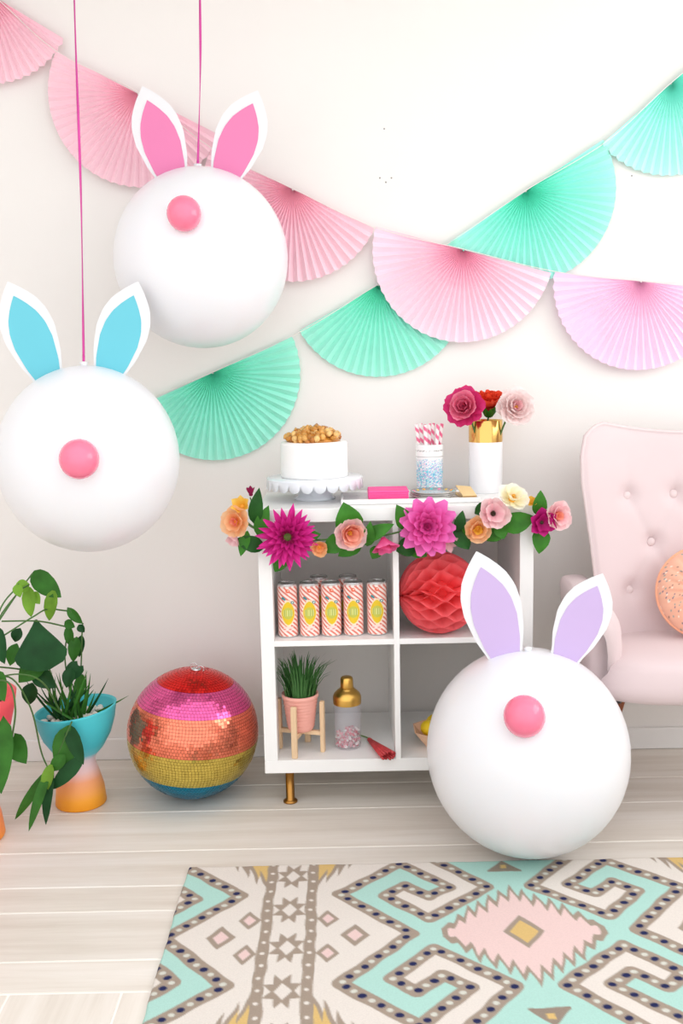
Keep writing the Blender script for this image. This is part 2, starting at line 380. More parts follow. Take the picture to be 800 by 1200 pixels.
c1, a1, b1 = bunny('white balloon bunny with bright blue inner ears, hanging from ribbon', (104.5, 538), 105.5, Y1, 1.04,
    [((56, 440), (9, 330), 31), ((127, 437), (162, 330), 30)], (94, 538), 23, (112, 204, 220), 'blue_card')
c2, a2, b2 = bunny('white balloon bunny with hot pink inner ears, hanging from ribbon', (236, 303.5), 102, Y2, 1.02,
    [((203, 210), (167, 101), 29), ((263, 208), (302, 106), 29)], (217.5, 255.5), 20, (236, 134, 182), 'pink_card')
c3, a3, b3 = bunny('large white balloon bunny with lilac inner ears standing on the floor', (617.5, 879.5), 118, Y3, 1.035,
    [((592, 768), (558, 646), 34), ((663, 768), (706, 672), 31)], (614.5, 843.5), 24.5, (208, 184, 228), 'lilac_card', 0.)
def rib(c, b, px_top, py_low, label):
    top = onY(*px_top, c.y); low = Vector((c.x, c.y, c.z+b+.004)); k = (2.6-low.z)/(top.z-low.z); end = low+(top-low)*k; end.z = 2.598
    ribbon([low, low.lerp(end, .33)+Vector((.003, 0, 0)), low.lerp(end, .66)-Vector((.002, 0, 0)), end], label)
rib(c1, b1, (88, 0), 425, 'thin magenta ribbon holding up the bunny with blue ears')
rib(c2, b2, (234.5, 0), 195, 'thin magenta ribbon holding up the bunny with pink ears')

# ------------------------------------------------------------------ paper fan garlands
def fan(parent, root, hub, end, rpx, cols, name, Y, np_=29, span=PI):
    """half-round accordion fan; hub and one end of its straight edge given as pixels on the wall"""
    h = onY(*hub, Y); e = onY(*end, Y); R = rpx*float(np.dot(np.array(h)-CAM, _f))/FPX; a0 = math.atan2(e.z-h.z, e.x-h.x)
    m = radial_mat(name, [(0, cols[0]), (.45, cols[1]), (1., cols[2])], R, .9, .15)  # deeper hub stop: shade of the crowded pleats painted into the paper colour
    mb = MB(); v = []; f = []; nr = 6; N = np_*2
    for j in range(nr+1):
        r = R*(.012+.988*j/nr)
        for i in range(N+1):
            a = a0+span*i/N; dep = .0020+.0045*(r/R); s = 1 if i % 2 else -1; rr = r*(1 if s > 0 else .992)
            v.append((rr*math.cos(a), s*dep, rr*math.sin(a)))
    for j in range(nr):
        for i in range(N): f.append((j*(N+1)+i, j*(N+1)+i+1, (j+1)*(N+1)+i+1, (j+1)*(N+1)+i))
    mb.add(v, f); return mb.build('paper_fan', m, parent, False, loc=h-root)
M_str = mat('garland_string', (240, 232, 226), .8)
def garland(label, Y, fans, strpx, side):
    p0 = onY(*strpx[0], Y); root = thing('fan_garland', label, 'garland', p0)
    for k, (hub, end, r, cols) in enumerate(fans): fan(root, p0, hub, end, r, cols, label[:6]+'_paper_%d' % k, Y)
    MB().tube(bez([onY(*p, Y-.004)-p0 for p in strpx], 60), .0012, 6).build('string', M_str, root)
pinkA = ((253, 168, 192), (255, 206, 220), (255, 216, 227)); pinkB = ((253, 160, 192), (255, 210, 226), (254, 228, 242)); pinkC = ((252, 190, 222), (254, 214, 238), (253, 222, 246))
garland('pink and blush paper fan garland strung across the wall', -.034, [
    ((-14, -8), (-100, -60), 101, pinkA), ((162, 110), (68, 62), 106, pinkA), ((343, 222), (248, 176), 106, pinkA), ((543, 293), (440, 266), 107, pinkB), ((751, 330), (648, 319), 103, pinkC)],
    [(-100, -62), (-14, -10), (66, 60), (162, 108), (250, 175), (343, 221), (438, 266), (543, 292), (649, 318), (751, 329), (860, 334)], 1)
tealA = ((84, 232, 194), (152, 246, 222), (176, 250, 230)); tealB = ((76, 234, 200), (146, 246, 226), (182, 250, 236)); tealC = ((124, 242, 222), (176, 252, 240), (200, 253, 245))  # paler tealC: brightness from the right-hand window painted into the paper colour
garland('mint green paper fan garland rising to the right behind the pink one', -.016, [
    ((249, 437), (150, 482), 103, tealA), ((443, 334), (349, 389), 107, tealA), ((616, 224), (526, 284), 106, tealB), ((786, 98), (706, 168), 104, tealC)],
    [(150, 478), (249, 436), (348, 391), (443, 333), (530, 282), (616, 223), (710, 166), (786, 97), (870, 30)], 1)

# ------------------------------------------------------------------ leaves and flowers
PROF = {'ovate': ([0, .06, .2, .4, .65, .85, 1], [.06, .45, .85, 1, .8, .42, .01]), 'heart': ([0, .05, .15, .35, .6, .82, 1], [.45, .8, .98, 1, .78, .42, .01]),
        'lance': ([0, .1, .3, .6, .85, 1], [.25, .7, 1, .9, .5, .02]), 'round': ([0, .1, .3, .55, .8, .93, 1], [.22, .45, .75, 1, .95, .66, .30]),
        'point': ([0, .15, .4, .65, .85, 1], [.3, .62, 1, .92, .55, .05]), 'fan': ([0, .15, .4, .68, .86, .95, 1], [.04, .22, .62, 1, .86, .55, .2]), 'blade': ([0, .2, .5, .8, 1], [.8, 1, .9, .55, .05])}
def leaf_mesh(name, base, tip, W, n=(0, -1, 0), fold=.25, droop=.12, shape='ovate', m=None, wave=0., nt=8, ns=4):
    base, tip, n = Vector(base), Vector(tip), Vector(n); a = tip-base; L = a.length; a.normalize(); s = a.cross(n).normalized(); nn = s.cross(a).normalized()
    px, pw = PROF[shape]; mb = MB()
    def fn(u, v):
        k = (u-.5)*2; ww = W*float(np.interp(v, px, pw))
        back = (-.14*L*abs(k)**1.5*(1-v)**4) if shape == 'heart' else 0
        return base + a*(v*L+back) + s*(k*ww) + nn*(droop*L*math.sin(PI*min(1, v*.9))*1.0 + fold*abs(k)*ww + wave*ww*math.sin(v*9+k*2)*abs(k))
    mb.grid(fn, ns, nt); return mb.mesh(name, m)
def petal_mesh(name, L, W, m, shape='round', curl=.15, cup=.35, ruffle=0.):
    px, pw = PROF[shape]; mb = MB()
    def fn(u, v):
        k = (u-.5)*2; ww = W*float(np.interp(v, px, pw)); return (k*ww, v*L, curl*L*v*v + cup*ww*k*k + ruffle*L*math.sin(k*5)*v*v)
    mb.grid(fn, 4, 4); return mb.mesh(name, m)
def face(loc, n, spin=0.):
    q = Vector(n).normalized().to_track_quat('Z', 'Y'); return Matrix.Translation(loc) @ q.to_matrix().to_4x4() @ Matrix.Rotation(spin, 4, 'Z')
def flower(parent, loc, n, core_r, core_m, layers, name='flower', stamen=None):
    """core with petals laid round it; layers: (count, length, width, lift degrees, start radius, height, material, shape, curl, cup, ruffle)"""
    o = link(name, MB().sphere((0, 0, core_r*.2), (core_r, core_r, core_r*.75), 14, 8).mesh(name, core_m), parent, M=face(loc, n, random.random()*6))
    for li, (cnt, L, W, lift, r0, h, m, shp, curl, cup, ruf) in enumerate(layers):
        me = petal_mesh('petal', L, W, m, shp, curl, cup, ruf); off = random.random()*6
        for k in range(cnt):
            a = 2*PI*k/cnt + off + random.uniform(-.08, .08); lf = math.radians(lift+random.uniform(-6, 6)); sc = random.uniform(.9, 1.08)
            link('petal', me, o, M=Matrix.Rotation(a, 4, 'Z') @ Matrix.Translation((0, r0, h)) @ Matrix.Rotation(lf, 4, 'X') @ Matrix.Diagonal((sc, sc, sc, 1)))
    if stamen:
        cnt, L, r, m = stamen; mb = MB()
        for k in range(cnt):
            a = 2*PI*k/cnt; t = random.uniform(.1, .5); d = Vector((math.cos(a)*t, math.sin(a)*t, 1)).normalized(); mb.tube([d*core_r*.4, d*L], [r*.6, r], 5)
        mb.build('stamens', m, o)
    return o
Mp = lambda nm, c, tr=.3, **k: mat(nm, c, .6, var=.08, vscale=40, transl=tr, **k)
def Mpet(nm, c0, c1, L): return radial_mat(nm, [(0, c0), (.5, tuple((a+b)/2 for a, b in zip(c0, c1))), (1, c1)], L, .6, .3, 1)
M_leaf = mat('garland_leaf', (58, 122, 36), .5, var=.3, vscale=25, transl=.15, spec=.3)
M_leafd = mat('garland_leaf_dark', (32, 84, 28), .5, var=.3, vscale=25, transl=.12, spec=.3)
M_mag = Mpet('magenta_petal', (176, 8, 104), (238, 52, 168), .085); M_pinkd = Mpet('orchid_petal', (222, 60, 150), (250, 128, 208), .075)
M_peach = Mpet('peach_petal', (250, 176, 110), (253, 212, 170), .04); M_blush = Mpet('blush_petal', (250, 150, 120), (252, 214, 200), .05)
M_palep = Mpet('pale_pink_petal', (244, 180, 190), (252, 222, 222), .04); M_hot = Mpet('tulip_petal', (240, 60, 130), (250, 120, 180), .04)
M_yel = Mpet('yellow_petal', (240, 176, 40), (252, 214, 110), .035); M_wht = Mpet('white_petal', (252, 240, 190), (254, 252, 246), .05)
M_cored = mat('dark_core', (62, 46, 30), .7, var=.3, vscale=80); M_coreg = mat('green_core', (92, 104, 40), .7, var=.3, vscale=80); M_corey = mat('yellow_core', (240, 170, 60), .7, var=.2, vscale=80)
M_wine = Mp('wine_petal', (150, 16, 78)); M_stem = mat('stem_green', (72, 110, 52), .5, var=.15)

YG = SY-.016
g0 = onY(301, 600, YG)
gl = thing('flower_garland', 'flower and leaf garland along the shelf top edge', 'garland', g0)
G = lambda x, y, d=0.: onY(x, y, YG-d)-g0
MB().tube(bez([G(280, 600), G(296, 618), G(336, 632), G(390, 632), G(445, 628), G(500, 617), G(550, 618), G(600, 606), G(640, 606)], 60), .003, 6).build('vine', M_stem, gl)
MB().tube(bez([G(293, 583, .008), G(297, 595, .004), G(298, 612, 0)], 8), .002, 6).build('twig', M_stem, gl)
MB().tube(bez([G(283, 600, .004), G(290, 612, .0), G(298, 618, 0)], 8), .002, 6).build('twig', M_stem, gl)
def gleaf(b, t, wpx, d=(.0, .0), dark=False, shape='ovate', fold=.3, droop=.12, n=(0, -1, .25)):
    link('leaf', leaf_mesh('leaf', G(*b, d[0]), G(*t, d[1]), wpx*.00236, n, fold, droop, shape, M_leafd if dark else M_leaf), gl)
for a in [((298, 614), (304, 571), 9, (.0, .012), True), ((302, 628), (315, 592), 9), ((290, 622), (282, 652), 7, (0, .01)), ((310, 642), (275, 632), 10, (.0, .0), True), ((336, 648), (322, 670), 9, (.01, .0)),
          ((412, 624), (402, 588), 17, (.0, .015)), ((405, 630), (378, 647), 12, (.0, .005)), ((424, 634), (396, 652), 10), ((430, 640), (434, 610), 8, (.0, .02)), ((424, 632), (462, 614), 9, (.0, .012)),
          ((444, 640), (436, 655), 8), ((478, 620), (464, 591), 11, (.0, .012)), ((486, 638), (464, 646), 12, (.0, .0), True), ((478, 640), (500, 652), 9, (.0, .0)), ((536, 622), (542, 598), 7, (.01, .01), True),
          ((533, 620), (549, 644), 12, (.0, .008), True), ((556, 602), (582, 586), 8, (.0, .004), True), ((588, 620), (570, 634), 9, (.0, .0)), ((588, 618), (627, 606), 13, (.004, .01)), ((584, 616), (590, 632), 9, (0, .012)),
          ((630, 604), (633, 574), 9, (.0, .01)), ((634, 618), (631, 649), 11, (.0, .008)), ((556, 628), (538, 612), 8), ((350, 632), (376, 626), 9)]: gleaf(*a)
up = (0, -1, .12)
flower(gl, G(278, 611, .012), (-.35, -1, .1), .012, M_corey, [(7, .040, .021, 8, .006, 0, M_peach, 'round', .3, .4, .05), (6, .034, .02, 38, .005, .004, M_peach, 'round', .25, .45, .05), (4, .022, .014, 66, .003, .006, M_blush, 'round', .1, .5, 0)])
flower(gl, G(284, 594, .006), (-.3, -1, .6), .006, M_corey, [(6, .033, .013, 35, .003, 0, M_yel, 'point', .1, .4, 0)])
flower(gl, G(294, 580, .008), (-.1, -.3, 1), .006, M_wine, [(5, .026, .008, 62, .003, 0, M_wine, 'point', .1, .5, 0)])
flower(gl, G(276, 628, .004), (-.4, -.6, -.7), .006, M_hot, [(5, .03, .014, 45, .004, 0, M_palep, 'round', .1, .5, 0)])
flower(gl, G(337, 629, .016), up, .017, M_coreg, [(19, .084, .0105, 4, .006, 0, M_mag, 'point', .12, .45, 0), (18, .076, .0100, 16, .006, .004, M_mag, 'point', .12, .5, 0), (16, .064, .0095, 30, .006, .007, M_mag, 'point', .08, .5, 0), (12, .046, .008, 48, .008, .008, M_mag, 'point', .05, .5, 0), (8, .026, .006, 66, .009, .008, M_wine, 'point', -.1, .5, 0)])
flower(gl, G(374, 641, .01), (.1, -1, -.1), .007, M_corey, [(6, .026, .015, 28, .003, 0, M_peach, 'round', .2, .45, .05), (4, .02, .012, 60, .003, .003, M_peach, 'round', .1, .5, 0)])
flower(gl, G(409, 624, .018), (.25, -1, -.05), .010, M_corey, [(7, .047, .026, 12, .006, 0, M_palep, 'round', .3, .45, .05), (6, .042, .024, 42, .006, .004, M_blush, 'round', .2, .5, .04), (5, .032, .018, 66, .006, .006, M_blush, 'round', .0, .5, 0)], stamen=(9, .018, .0016, M_corey))
flower(gl, G(449, 631, .014), (.15, -.5, -1), .008, M_hot, [(6, .042, .021, 50, .007, 0, M_hot, 'round', -.15, .5, 0), (4, .039, .019, 72, .004, .004, M_hot, 'round', -.2, .5, 0)])
flower(gl, G(500, 617, .018), up, .014, M_pinkd, [(13, .078, .0185, 4, .006, 0, M_pinkd, 'round', .12, .4, 0), (12, .066, .0175, 20, .006, .005, M_pinkd, 'round', .12, .45, 0), (11, .052, .015, 38, .006, .009, M_pinkd, 'round', .08, .5, 0), (9, .036, .012, 58, .005, .011, M_pinkd, 'round', 0, .5, 0), (5, .02, .009, 76, .003, .012, M_pinkd, 'round', 0, .5, 0)])
flower(gl, G(524, 634, .008), (.3, -1, -.5), .006, M_blush, [(6, .03, .010, 25, .003, 0, M_palep, 'point', .2, .4, 0)])
flower(gl, G(559, 619, .014), (0, -1, -.1), .009, M_corey, [(6, .036, .023, 12, .004, 0, M_peach, 'round', .2, .4, .08), (5, .032, .02, 42, .004, .003, M_peach, 'round', .1, .5, .08), (4, .022, .014, 66, .003, .004, M_yel, 'round', 0, .5, .05)])
flower(gl, G(577, 602, .02), (.15, -1, .25), .009, M_cored, [(7, .042, .023, 14, .006, 0, M_palep, 'round', .2, .4, .06), (5, .034, .019, 44, .006, .003, M_palep, 'round', .1, .45, .05)], stamen=(8, .014, .0018, M_cored))
flower(gl, G(599, 586, .004), (.2, -.7, .7), .010, M_corey, [(7, .045, .023, 12, .005, 0, M_wht, 'round', .25, .4, .05), (5, .034, .017, 45, .004, .003, M_wht, 'round', .2, .4, .05)], stamen=(10, .02, .0026, M_corey))
flower(gl, G(634, 612, .014), (.15, -1, 0), .007, M_cored, [(6, .042, .019, 16, .004, 0, M_mag, 'point', .2, .35, .03), (5, .03, .014, 36, .004, .003, M_mag, 'point', .1, .4, 0)])
flower(gl, G(650, 604, .004), (.5, -1, .1), .008, M_palep, [(7, .042, .024, 14, .005, 0, M_palep, 'round', .2, .4, .06), (5, .034, .02, 42, .004, .003, M_palep, 'round', .1, .5, .05), (4, .024, .014, 64, .003, .005, M_blush, 'round', 0, .5, 0)])
flower(gl, G(622, 589, .002), (0, -.8, .6), .005, M_yel, [(5, .018, .009, 30, .002, 0, M_yel, 'round', .1, .4, 0)])

# ------------------------------------------------------------------ on the shelf top
cx, cyk = .158, SY+.205
M_por = mat('white_porcelain', (238, 242, 248), .2, var=.01, coat=.3)
st = thing('cake_stand', 'white scalloped pedestal cake stand on the shelf top', 'cake stand', (cx, cyk, ZT))
MB().lathe([(.060, 0), (.061, .006), (.052, .012), (.047, .03), (.050, .052), (.056, .058)], 40, cap1=True).build('pedestal', M_por, st)
MB().lathe([(.001, .058), (.139, .058), (.142, .061), (.142, .066), (.138, .068), (.001, .067)], 72, cap0=False, cap1=False).build('plate', M_por, st)
mb = MB(); nS = 24; per = 12; n = nS*per; v = []; f = []
for k in range(n):
    a = 2*PI*k/n; t = ((k % per)/per)*2-1; z = .066-.012-.021*math.sqrt(max(0, 1-t*t)); ca, sa = math.cos(a), math.sin(a)
    v += [(.1415*ca, .1415*sa, .066), (.1435*ca, .1435*sa, z), (.1415*ca, .1415*sa, z), (.1395*ca, .1395*sa, .064)]
for k in range(n):
    a, b = 4*k, 4*((k+1) % n); f += [(a, b, b+1, a+1), (a+1, b+1, b+2, a+2), (a+2, b+2, b+3, a+3)]
mb.add(v, f).build('scalloped_skirt', M_por, st, True)
M_ice = mat('white_frosting', (252, 250, 248), .55, var=.015, vscale=30, bump=.08, bscale=60, sss=.2)
ck = thing('cake', 'round white frosted cake topped with caramel popcorn nuts', 'cake', (cx, cyk, ZT+.0684))
MB().lathe([(.0985, 0), (.099, .004), (.0985, .05), (.0985, .096), (.0965, .1015), (.092, .104), (.001, .105)], 56, cap1=False).build('frosting', M_ice, ck)
M_nut = [mat('caramel_nut_%d' % i, c, .35, var=.25, vscale=90, coat=.2) for i, c in enumerate(((198, 132, 50), (222, 164, 84), (176, 108, 38), (236, 190, 118)))]
nutm = []
for i in range(6):
    mb = MB(); bm = bmesh.new(); bmesh.ops.create_icosphere(bm, subdivisions=1, radius=.0095)
    for q in bm.verts: q.co *= random.uniform(.72, 1.25)
    for q in bm.verts: q.co.x *= 1.25
    bm.verts.index_update(); mb.add([tuple(q.co) for q in bm.verts], [[k.index for k in q.verts] for q in bm.faces]); bm.free(); nutm.append(mb.mesh('nut_piece', M_nut[i % 4]))
tp = MB().lathe([(.080, .104), (.072, .112), (.055, .124), (.03, .131), (.001, .133)], 24, cap1=False).build('topping', M_nut[0], ck)
for i in range(150):
    r = .083*math.sqrt(random.random()); a = random.random()*2*PI; z = .108+.028*(1-(r/.083)**2)+random.uniform(-.001, .010)
    link('nut_piece', nutm[i % 6], tp, M=Matrix.Translation((r*math.cos(a), r*math.sin(a), z)) @ Euler((random.random()*6, random.random()*6, random.random()*6)).to_matrix().to_4x4())

tr = thing('serving_tray', 'flat white tray carrying napkins and plates on shelf top', 'tray', (.4325, SY+.1425, ZT))
MB().box((0, 0, .003), (.385, .17, .006), .002).build('tray_base', M_white, tr, False)
mb = MB(); mb.box((0, -.084, .008), (.395, .006, .014), .002).box((0, .084, .008), (.395, .006, .014), .002).box((-.1945, 0, .008), (.006, .165, .014), .002).box((.1945, 0, .008), (.006, .165, .014), .002); mb.build('tray_rim', M_white, tr, False)
M_nap = mat('pink_napkin', (246, 92, 160), .8, var=.04)
nk = thing('napkin_stack', 'stack of bright pink paper napkins on the white tray', 'napkins', (.372, SY+.142, ZT+.0062))
for k in range(5): MB().box((random.uniform(-.001, .001), random.uniform(-.001, .001), .0028+k*.0056), (.115, .115, .0054), .0015, 1).build('napkin', M_nap, nk, False)
M_plate = mat('silver_plate', (214, 212, 208), .25, .6, var=.05); dots_m = [mat('dot_%s' % n_, c, .5) for n_, c in (('teal', (96, 205, 205)), ('orange', (248, 176, 70)), ('gold', (226, 190, 90)), ('pink', (248, 140, 180)))]
plate_me = MB().lathe([(.001, 0), (.05, 0), (.066, .008), (.067, .0095), (.05, .003), (.001, .003)], 40, cap0=False, cap1=False).mesh('paper_plate', M_plate)
for k in range(3):
    p = link('paper_plate', plate_me, None, (.502+.001*k, SY+.142, ZT+.0065+.0055*k), label=('silver paper plate at the bottom of the stack on the tray', 'silver paper plate in the middle of the stack on the tray', 'dotted silver paper plate on top of the stack on the tray')[k], cat='plate', group='paper plates on the tray')
    if k == 2:
        for j in range(16):
            a = 2*PI*j/16; MB().lathe([(.005, 0), (.0045, .0008)], 10, M=Matrix.Translation((.059*math.cos(a), .059*math.sin(a), .0062)) @ Matrix.Rotation(a, 4, 'Z') @ Matrix.Rotation(-.33, 4, 'Y')).build('printed_dot', dots_m[j % 4], p)
M_gold = mat('gold_foil', (222, 176, 92), .28, 1., var=.15, vscale=25)
pk = thing('gold_napkin', 'folded gold foil napkin beside the plates on the tray', 'napkin', (.598, SY+.142, ZT+.0062), rot=(0, 0, .1))
mb = MB(); mb.box((0, 0, .004), (.04, .11, .008), .0015, 1); mb.build('folded_sheet', M_gold, pk, False)
v = [(-.02, -.055, .010), (.02, -.055, .010), (.022, .03, .026), (-.018, .052, .028), (-.02, -.055, .0085), (.02, -.055, .0085), (.022, .03, .0245), (-.018, .052, .0265)]
MB().add(v, [(0, 1, 2, 3), (7, 6, 5, 4), (0, 4, 5, 1), (1, 5, 6, 2), (2, 6, 7, 3), (3, 7, 4, 0)]).build('loose_flap', mat('champagne_paper', (238, 206, 150), .6), pk, False)

# glitter tumbler with paper straws
jx, jy, jr = .507, SY+.29, .0425
def tumbler_col(co):
    n = len(co); c = np.tile(np.array([[236, 238, 240.]]), (n, 1)); z = co[:, 2]; r_ = rng.random(n)
    dens = np.exp(-((z-.055)/.04)**2)*.85; m = r_ < dens; pal = np.array([[70, 190, 214], [120, 214, 226], [180, 226, 232], [150, 160, 220], [236, 190, 214]], float); c[m] = pal[rng.integers(0, 5, n)][m]
    c[(z > .108)] = (250, 249, 248); c[(np.abs(z-.113) < .0015)] = (170, 170, 170); c[(np.abs(z-.132) < .0014) & (rng.random(n) < .5)] = (165, 165, 165)
    return c
mb = MB().lathe([(jr*.93+.0*i, 0) if i == 0 else (jr*(.93+.07*i/70), .150*i/70) for i in range(71)] + [(jr-.003, .150), (jr-.004, .006), (.001, .005)], 90, cap1=False)
me = mb.mesh('tumbler_glass', mat('glitter_print', (255, 255, 255), .15, attr='Col', coat=.5)); paint(me, tumbler_col)
tb = thing('glitter_tumbler', 'clear tumbler with white rim and blue glitter holding striped straws', 'tumbler', (jx, jy, ZT)); link('tumbler_glass', me, tb)
def straw_col(co):
    a = np.arctan2(co[:, 1], co[:, 0])/(2*PI); k = (a+co[:, 2]/.030) % 1
    return np.where((k < .42)[:, None], np.array([[240, 110, 150.]]), np.array([[253, 246, 246.]]))
mb = MB().lathe([(.0054, .205*i/90) for i in range(91)] + [(.0045, .205), (.0045, .15)], 20, cap1=False); sme = mb.mesh('paper_straw', mat('straw_paper', (255, 255, 255), .6, attr='Col')); paint(sme, straw_col)
for i in range(7):
    a = i*PI/3+.12; q = 0. if i == 6 else 1.
    b = Vector((jx+.0168*q*math.cos(a), jy+.0168*q*math.sin(a), ZT+.0075)); t = Vector((jx+.0388*q*math.cos(a), jy+.0388*q*math.sin(a), ZT+.205)); d = (t-b).normalized()
    link('paper_straw', sme, None, M=Matrix.Translation(b) @ d.to_track_quat('Z', 'Y').to_matrix().to_4x4(), label='pink and white striped paper straw leaning in the glitter tumbler', cat='straw', group='striped straws in the tumbler')

# gold-rimmed vase with peonies
vx, vy = .678, SY+.29
vz = thing('gold_rim_vase', 'white cylinder vase with metallic gold top band holding flowers', 'vase', (vx, vy, ZT))
MB().lathe([(.048, 0), (.0505, .003), (.0510, .154)], 48, cap1=False).build('body', mat('white_ceramic', (248, 248, 250), .25, var=.008, coat=.3), vz)
MB().lathe([(.0511, .154), (.0512, .218), (.0505, .220), (.0475, .219), (.0475, .10), (.001, .09)], 48, cap0=False, cap1=False).build('gold_band', mat('polished_gold', (226, 182, 104), .16, 1., var=.03), vz)
M_peo = Mpet('peony_petal', (226, 70, 120), (250, 156, 182), .05); M_peod = Mpet('peony_outer_petal', (190, 24, 96), (226, 58, 130), .05); M_red = Mpet('red_petal', (214, 40, 24), (248, 84, 50), .05); M_whp = Mpet('white_peony_petal', (250, 216, 214), (254, 242, 240), .05)
def vflower(px, Yd, label, axis, build):
    top = onY(*px, vy+Yd); b = Vector((vx+random.uniform(-.02, .02), vy+random.uniform(-.02, .02), ZT+.1)); root = thing('cut_flower', label, 'flower', b)
    tl = top-b; MB().tube(bez([(0, 0, 0), tl*.5+Vector((0, 0, .02)), tl-Vector(axis).normalized()*.012], 10), .0028, 6).build('stem', M_stem, root)
    return root, tl
r_, t_ = vflower((544, 478), -.055, 'deep pink peony in the gold-rimmed vase', (-.35, -1, .35), None)
flower(r_, t_, (-.35, -1, .30), .012, M_peo, [(10, .058, .026, 0, .006, -.006, M_peod, 'round', .25, .45, .08), (8, .047, .026, 26, .006, 0, M_peo, 'round', .25, .45, .06), (7, .040, .022, 46, .006, .004, M_peo, 'round', .2, .5, .06), (6, .032, .017, 62, .005, .007, M_peo, 'round', .1, .5, .05), (4, .022, .012, 76, .003, .008, M_peo, 'round', 0, .5, 0)], 'bloom')
r_, t_ = vflower((573, 480), -.005, 'orange-red flower with long green sepals in the gold-rimmed vase', (0, -.3, 1), None)
flower(r_, t_, (.05, -.35, 1), .018, M_red, [(10, .060, .020, 50, .008, 0, M_red, 'round', -.05, .5, .08), (9, .058, .018, 64, .006, .004, M_red, 'round', -.05, .5, .08), (7, .052, .015, 78, .003, .006, M_red, 'round', 0, .5, .05), (15, .050, .0075, 58, .012, -.022, M_leaf, 'lance', .02, .4, 0)], 'bloom')
r_, t_ = vflower((602, 478), -.055, 'pale blush peony in the gold-rimmed vase', (.35, -1, .35), None)
flower(r_, t_, (.25, -1, .30), .012, M_whp, [(10, .056, .030, 4, .006, -.004, M_whp, 'round', .25, .45, .06), (8, .045, .026, 26, .006, 0, M_whp, 'round', .25, .45, .06), (7, .038, .021, 48, .006, .004, M_whp, 'round', .2, .5, .06), (5, .028, .015, 66, .005, .007, M_palep, 'round', .1, .5, .05)], 'bloom', stamen=(6, .018, .002, M_corey))

# ------------------------------------------------------------------ cans on the middle shelf
def can_col(co):
    x, y, z = co.T; u = np.arctan2(x, -y)*.0285; n = len(co); c = np.tile(np.array([[252, 232, 224.]]), (n, 1))
    k = ((u*.8+z)/.0135) % 1; c[k < .45] = (226, 118, 100)
    c[(z > .150) | (z < .006)] = (206, 204, 202)
    q = np.abs(u/.0200)**1.8+np.abs((z-.072)/.034)**1.5; c[q < 1.22] = (250, 226, 190); c[q < 1.] = (232, 196, 22); q2 = (u/.0145)**2+((z-.072)/.017)**2; c[q2 < 1] = (196, 196, 74)
    t = ((u+.015)/.0062) % 1; c[(np.abs(z-.073) < .0085) & (np.abs(u) < .0145) & (t < .42)] = (214, 218, 140); c[(np.abs(z-.073) < .0085) & (np.abs(u) < .0145) & (t > .78)] = (150, 170, 84)
    for a, b, r in ((-.014, .116, .0052), (-.0095, .1125, .0038), (.0135, .103, .0056)):
        m = ((u-a)/r)**2+((z-b)/(r*.8))**2 < 1; c[m] = (52, 142, 150)
    m = ((u-.0135)/.0025)**2+((z-.103)/.002)**2 < 1; c[m] = (240, 240, 230)
    c[((u/.0062)**2+((z-.137)/.0062)**2) < 1] = (236, 112, 84); c[((u-.002)/.002)**2+((z-.1385)/.002)**2 < 1] = (250, 214, 196)
    m = (np.abs(u) < .015) & (np.abs(z-.030) < .0030); c[m] = (248, 214, 206); m = (np.abs(u) < .011) & (np.abs(z-.0225) < .002); c[m] = (246, 206, 198)
    return c
M_alu = mat('aluminium', (205, 205, 206), .25, 1., var=.03)
cb = MB().lathe([(.0235, 0), (.0275, .003)] + [(.0285, .006+.140*i/110) for i in range(111)] + [(.0262, .1525)], 110, cap1=False).mesh('can_body', mat('can_print', (255, 255, 255), .3, attr='Col', coat=.2)); paint(cb, can_col)
cl_ = MB().lathe([(.0262, .1525), (.0268, .1555), (.0256, .157), (.0246, .1555), (.0238, .1525), (.001, .1525)], 32, cap0=False, cap1=False).mesh('lid', M_alu)
ctab = MB().box((0, -.006, .1540), (.010, .018, .0014), .0006).mesh('pull_tab', M_alu)
can0 = thing('drink_can', 'slim lemon drink can with coral diagonal stripes in front row', 'can', (0, 0, 0), 'lemon cans on the middle shelf')
for nme, m_ in (('can_body', cb), ('lid', cl_), ('pull_tab', ctab)): link(nme, m_, can0)
spots = [(337, -.346), (362.5, -.346), (388, -.346), (414, -.344), (441.5, -.342), (374, -.268), (408, -.268)]
for i, (px, Y) in enumerate(spots):
    o = can0 if i == 0 else copy_tree(can0); p = onY(px, 716, Y); o.location = (p.x, Y, ZM); o.rotation_euler.z = random.uniform(-.05, .05)+math.atan2(p.x-CAM[0], 3.)*-1
    o['label'] = ('slim lemon drink can next to the outer side board of the shelf', 'second lemon drink can in the front row from the outer side board', 'middle lemon drink can of the five in the front row', 'fourth lemon drink can in the front row from the outer side board', 'lemon drink can next to the upright divider, apart from the others', 'half-hidden lemon can behind the second and middle front cans', 'half-hidden lemon can behind the middle and fourth front cans')[i]
    if i > 4: o['group'] = 'lemon cans behind the front row'

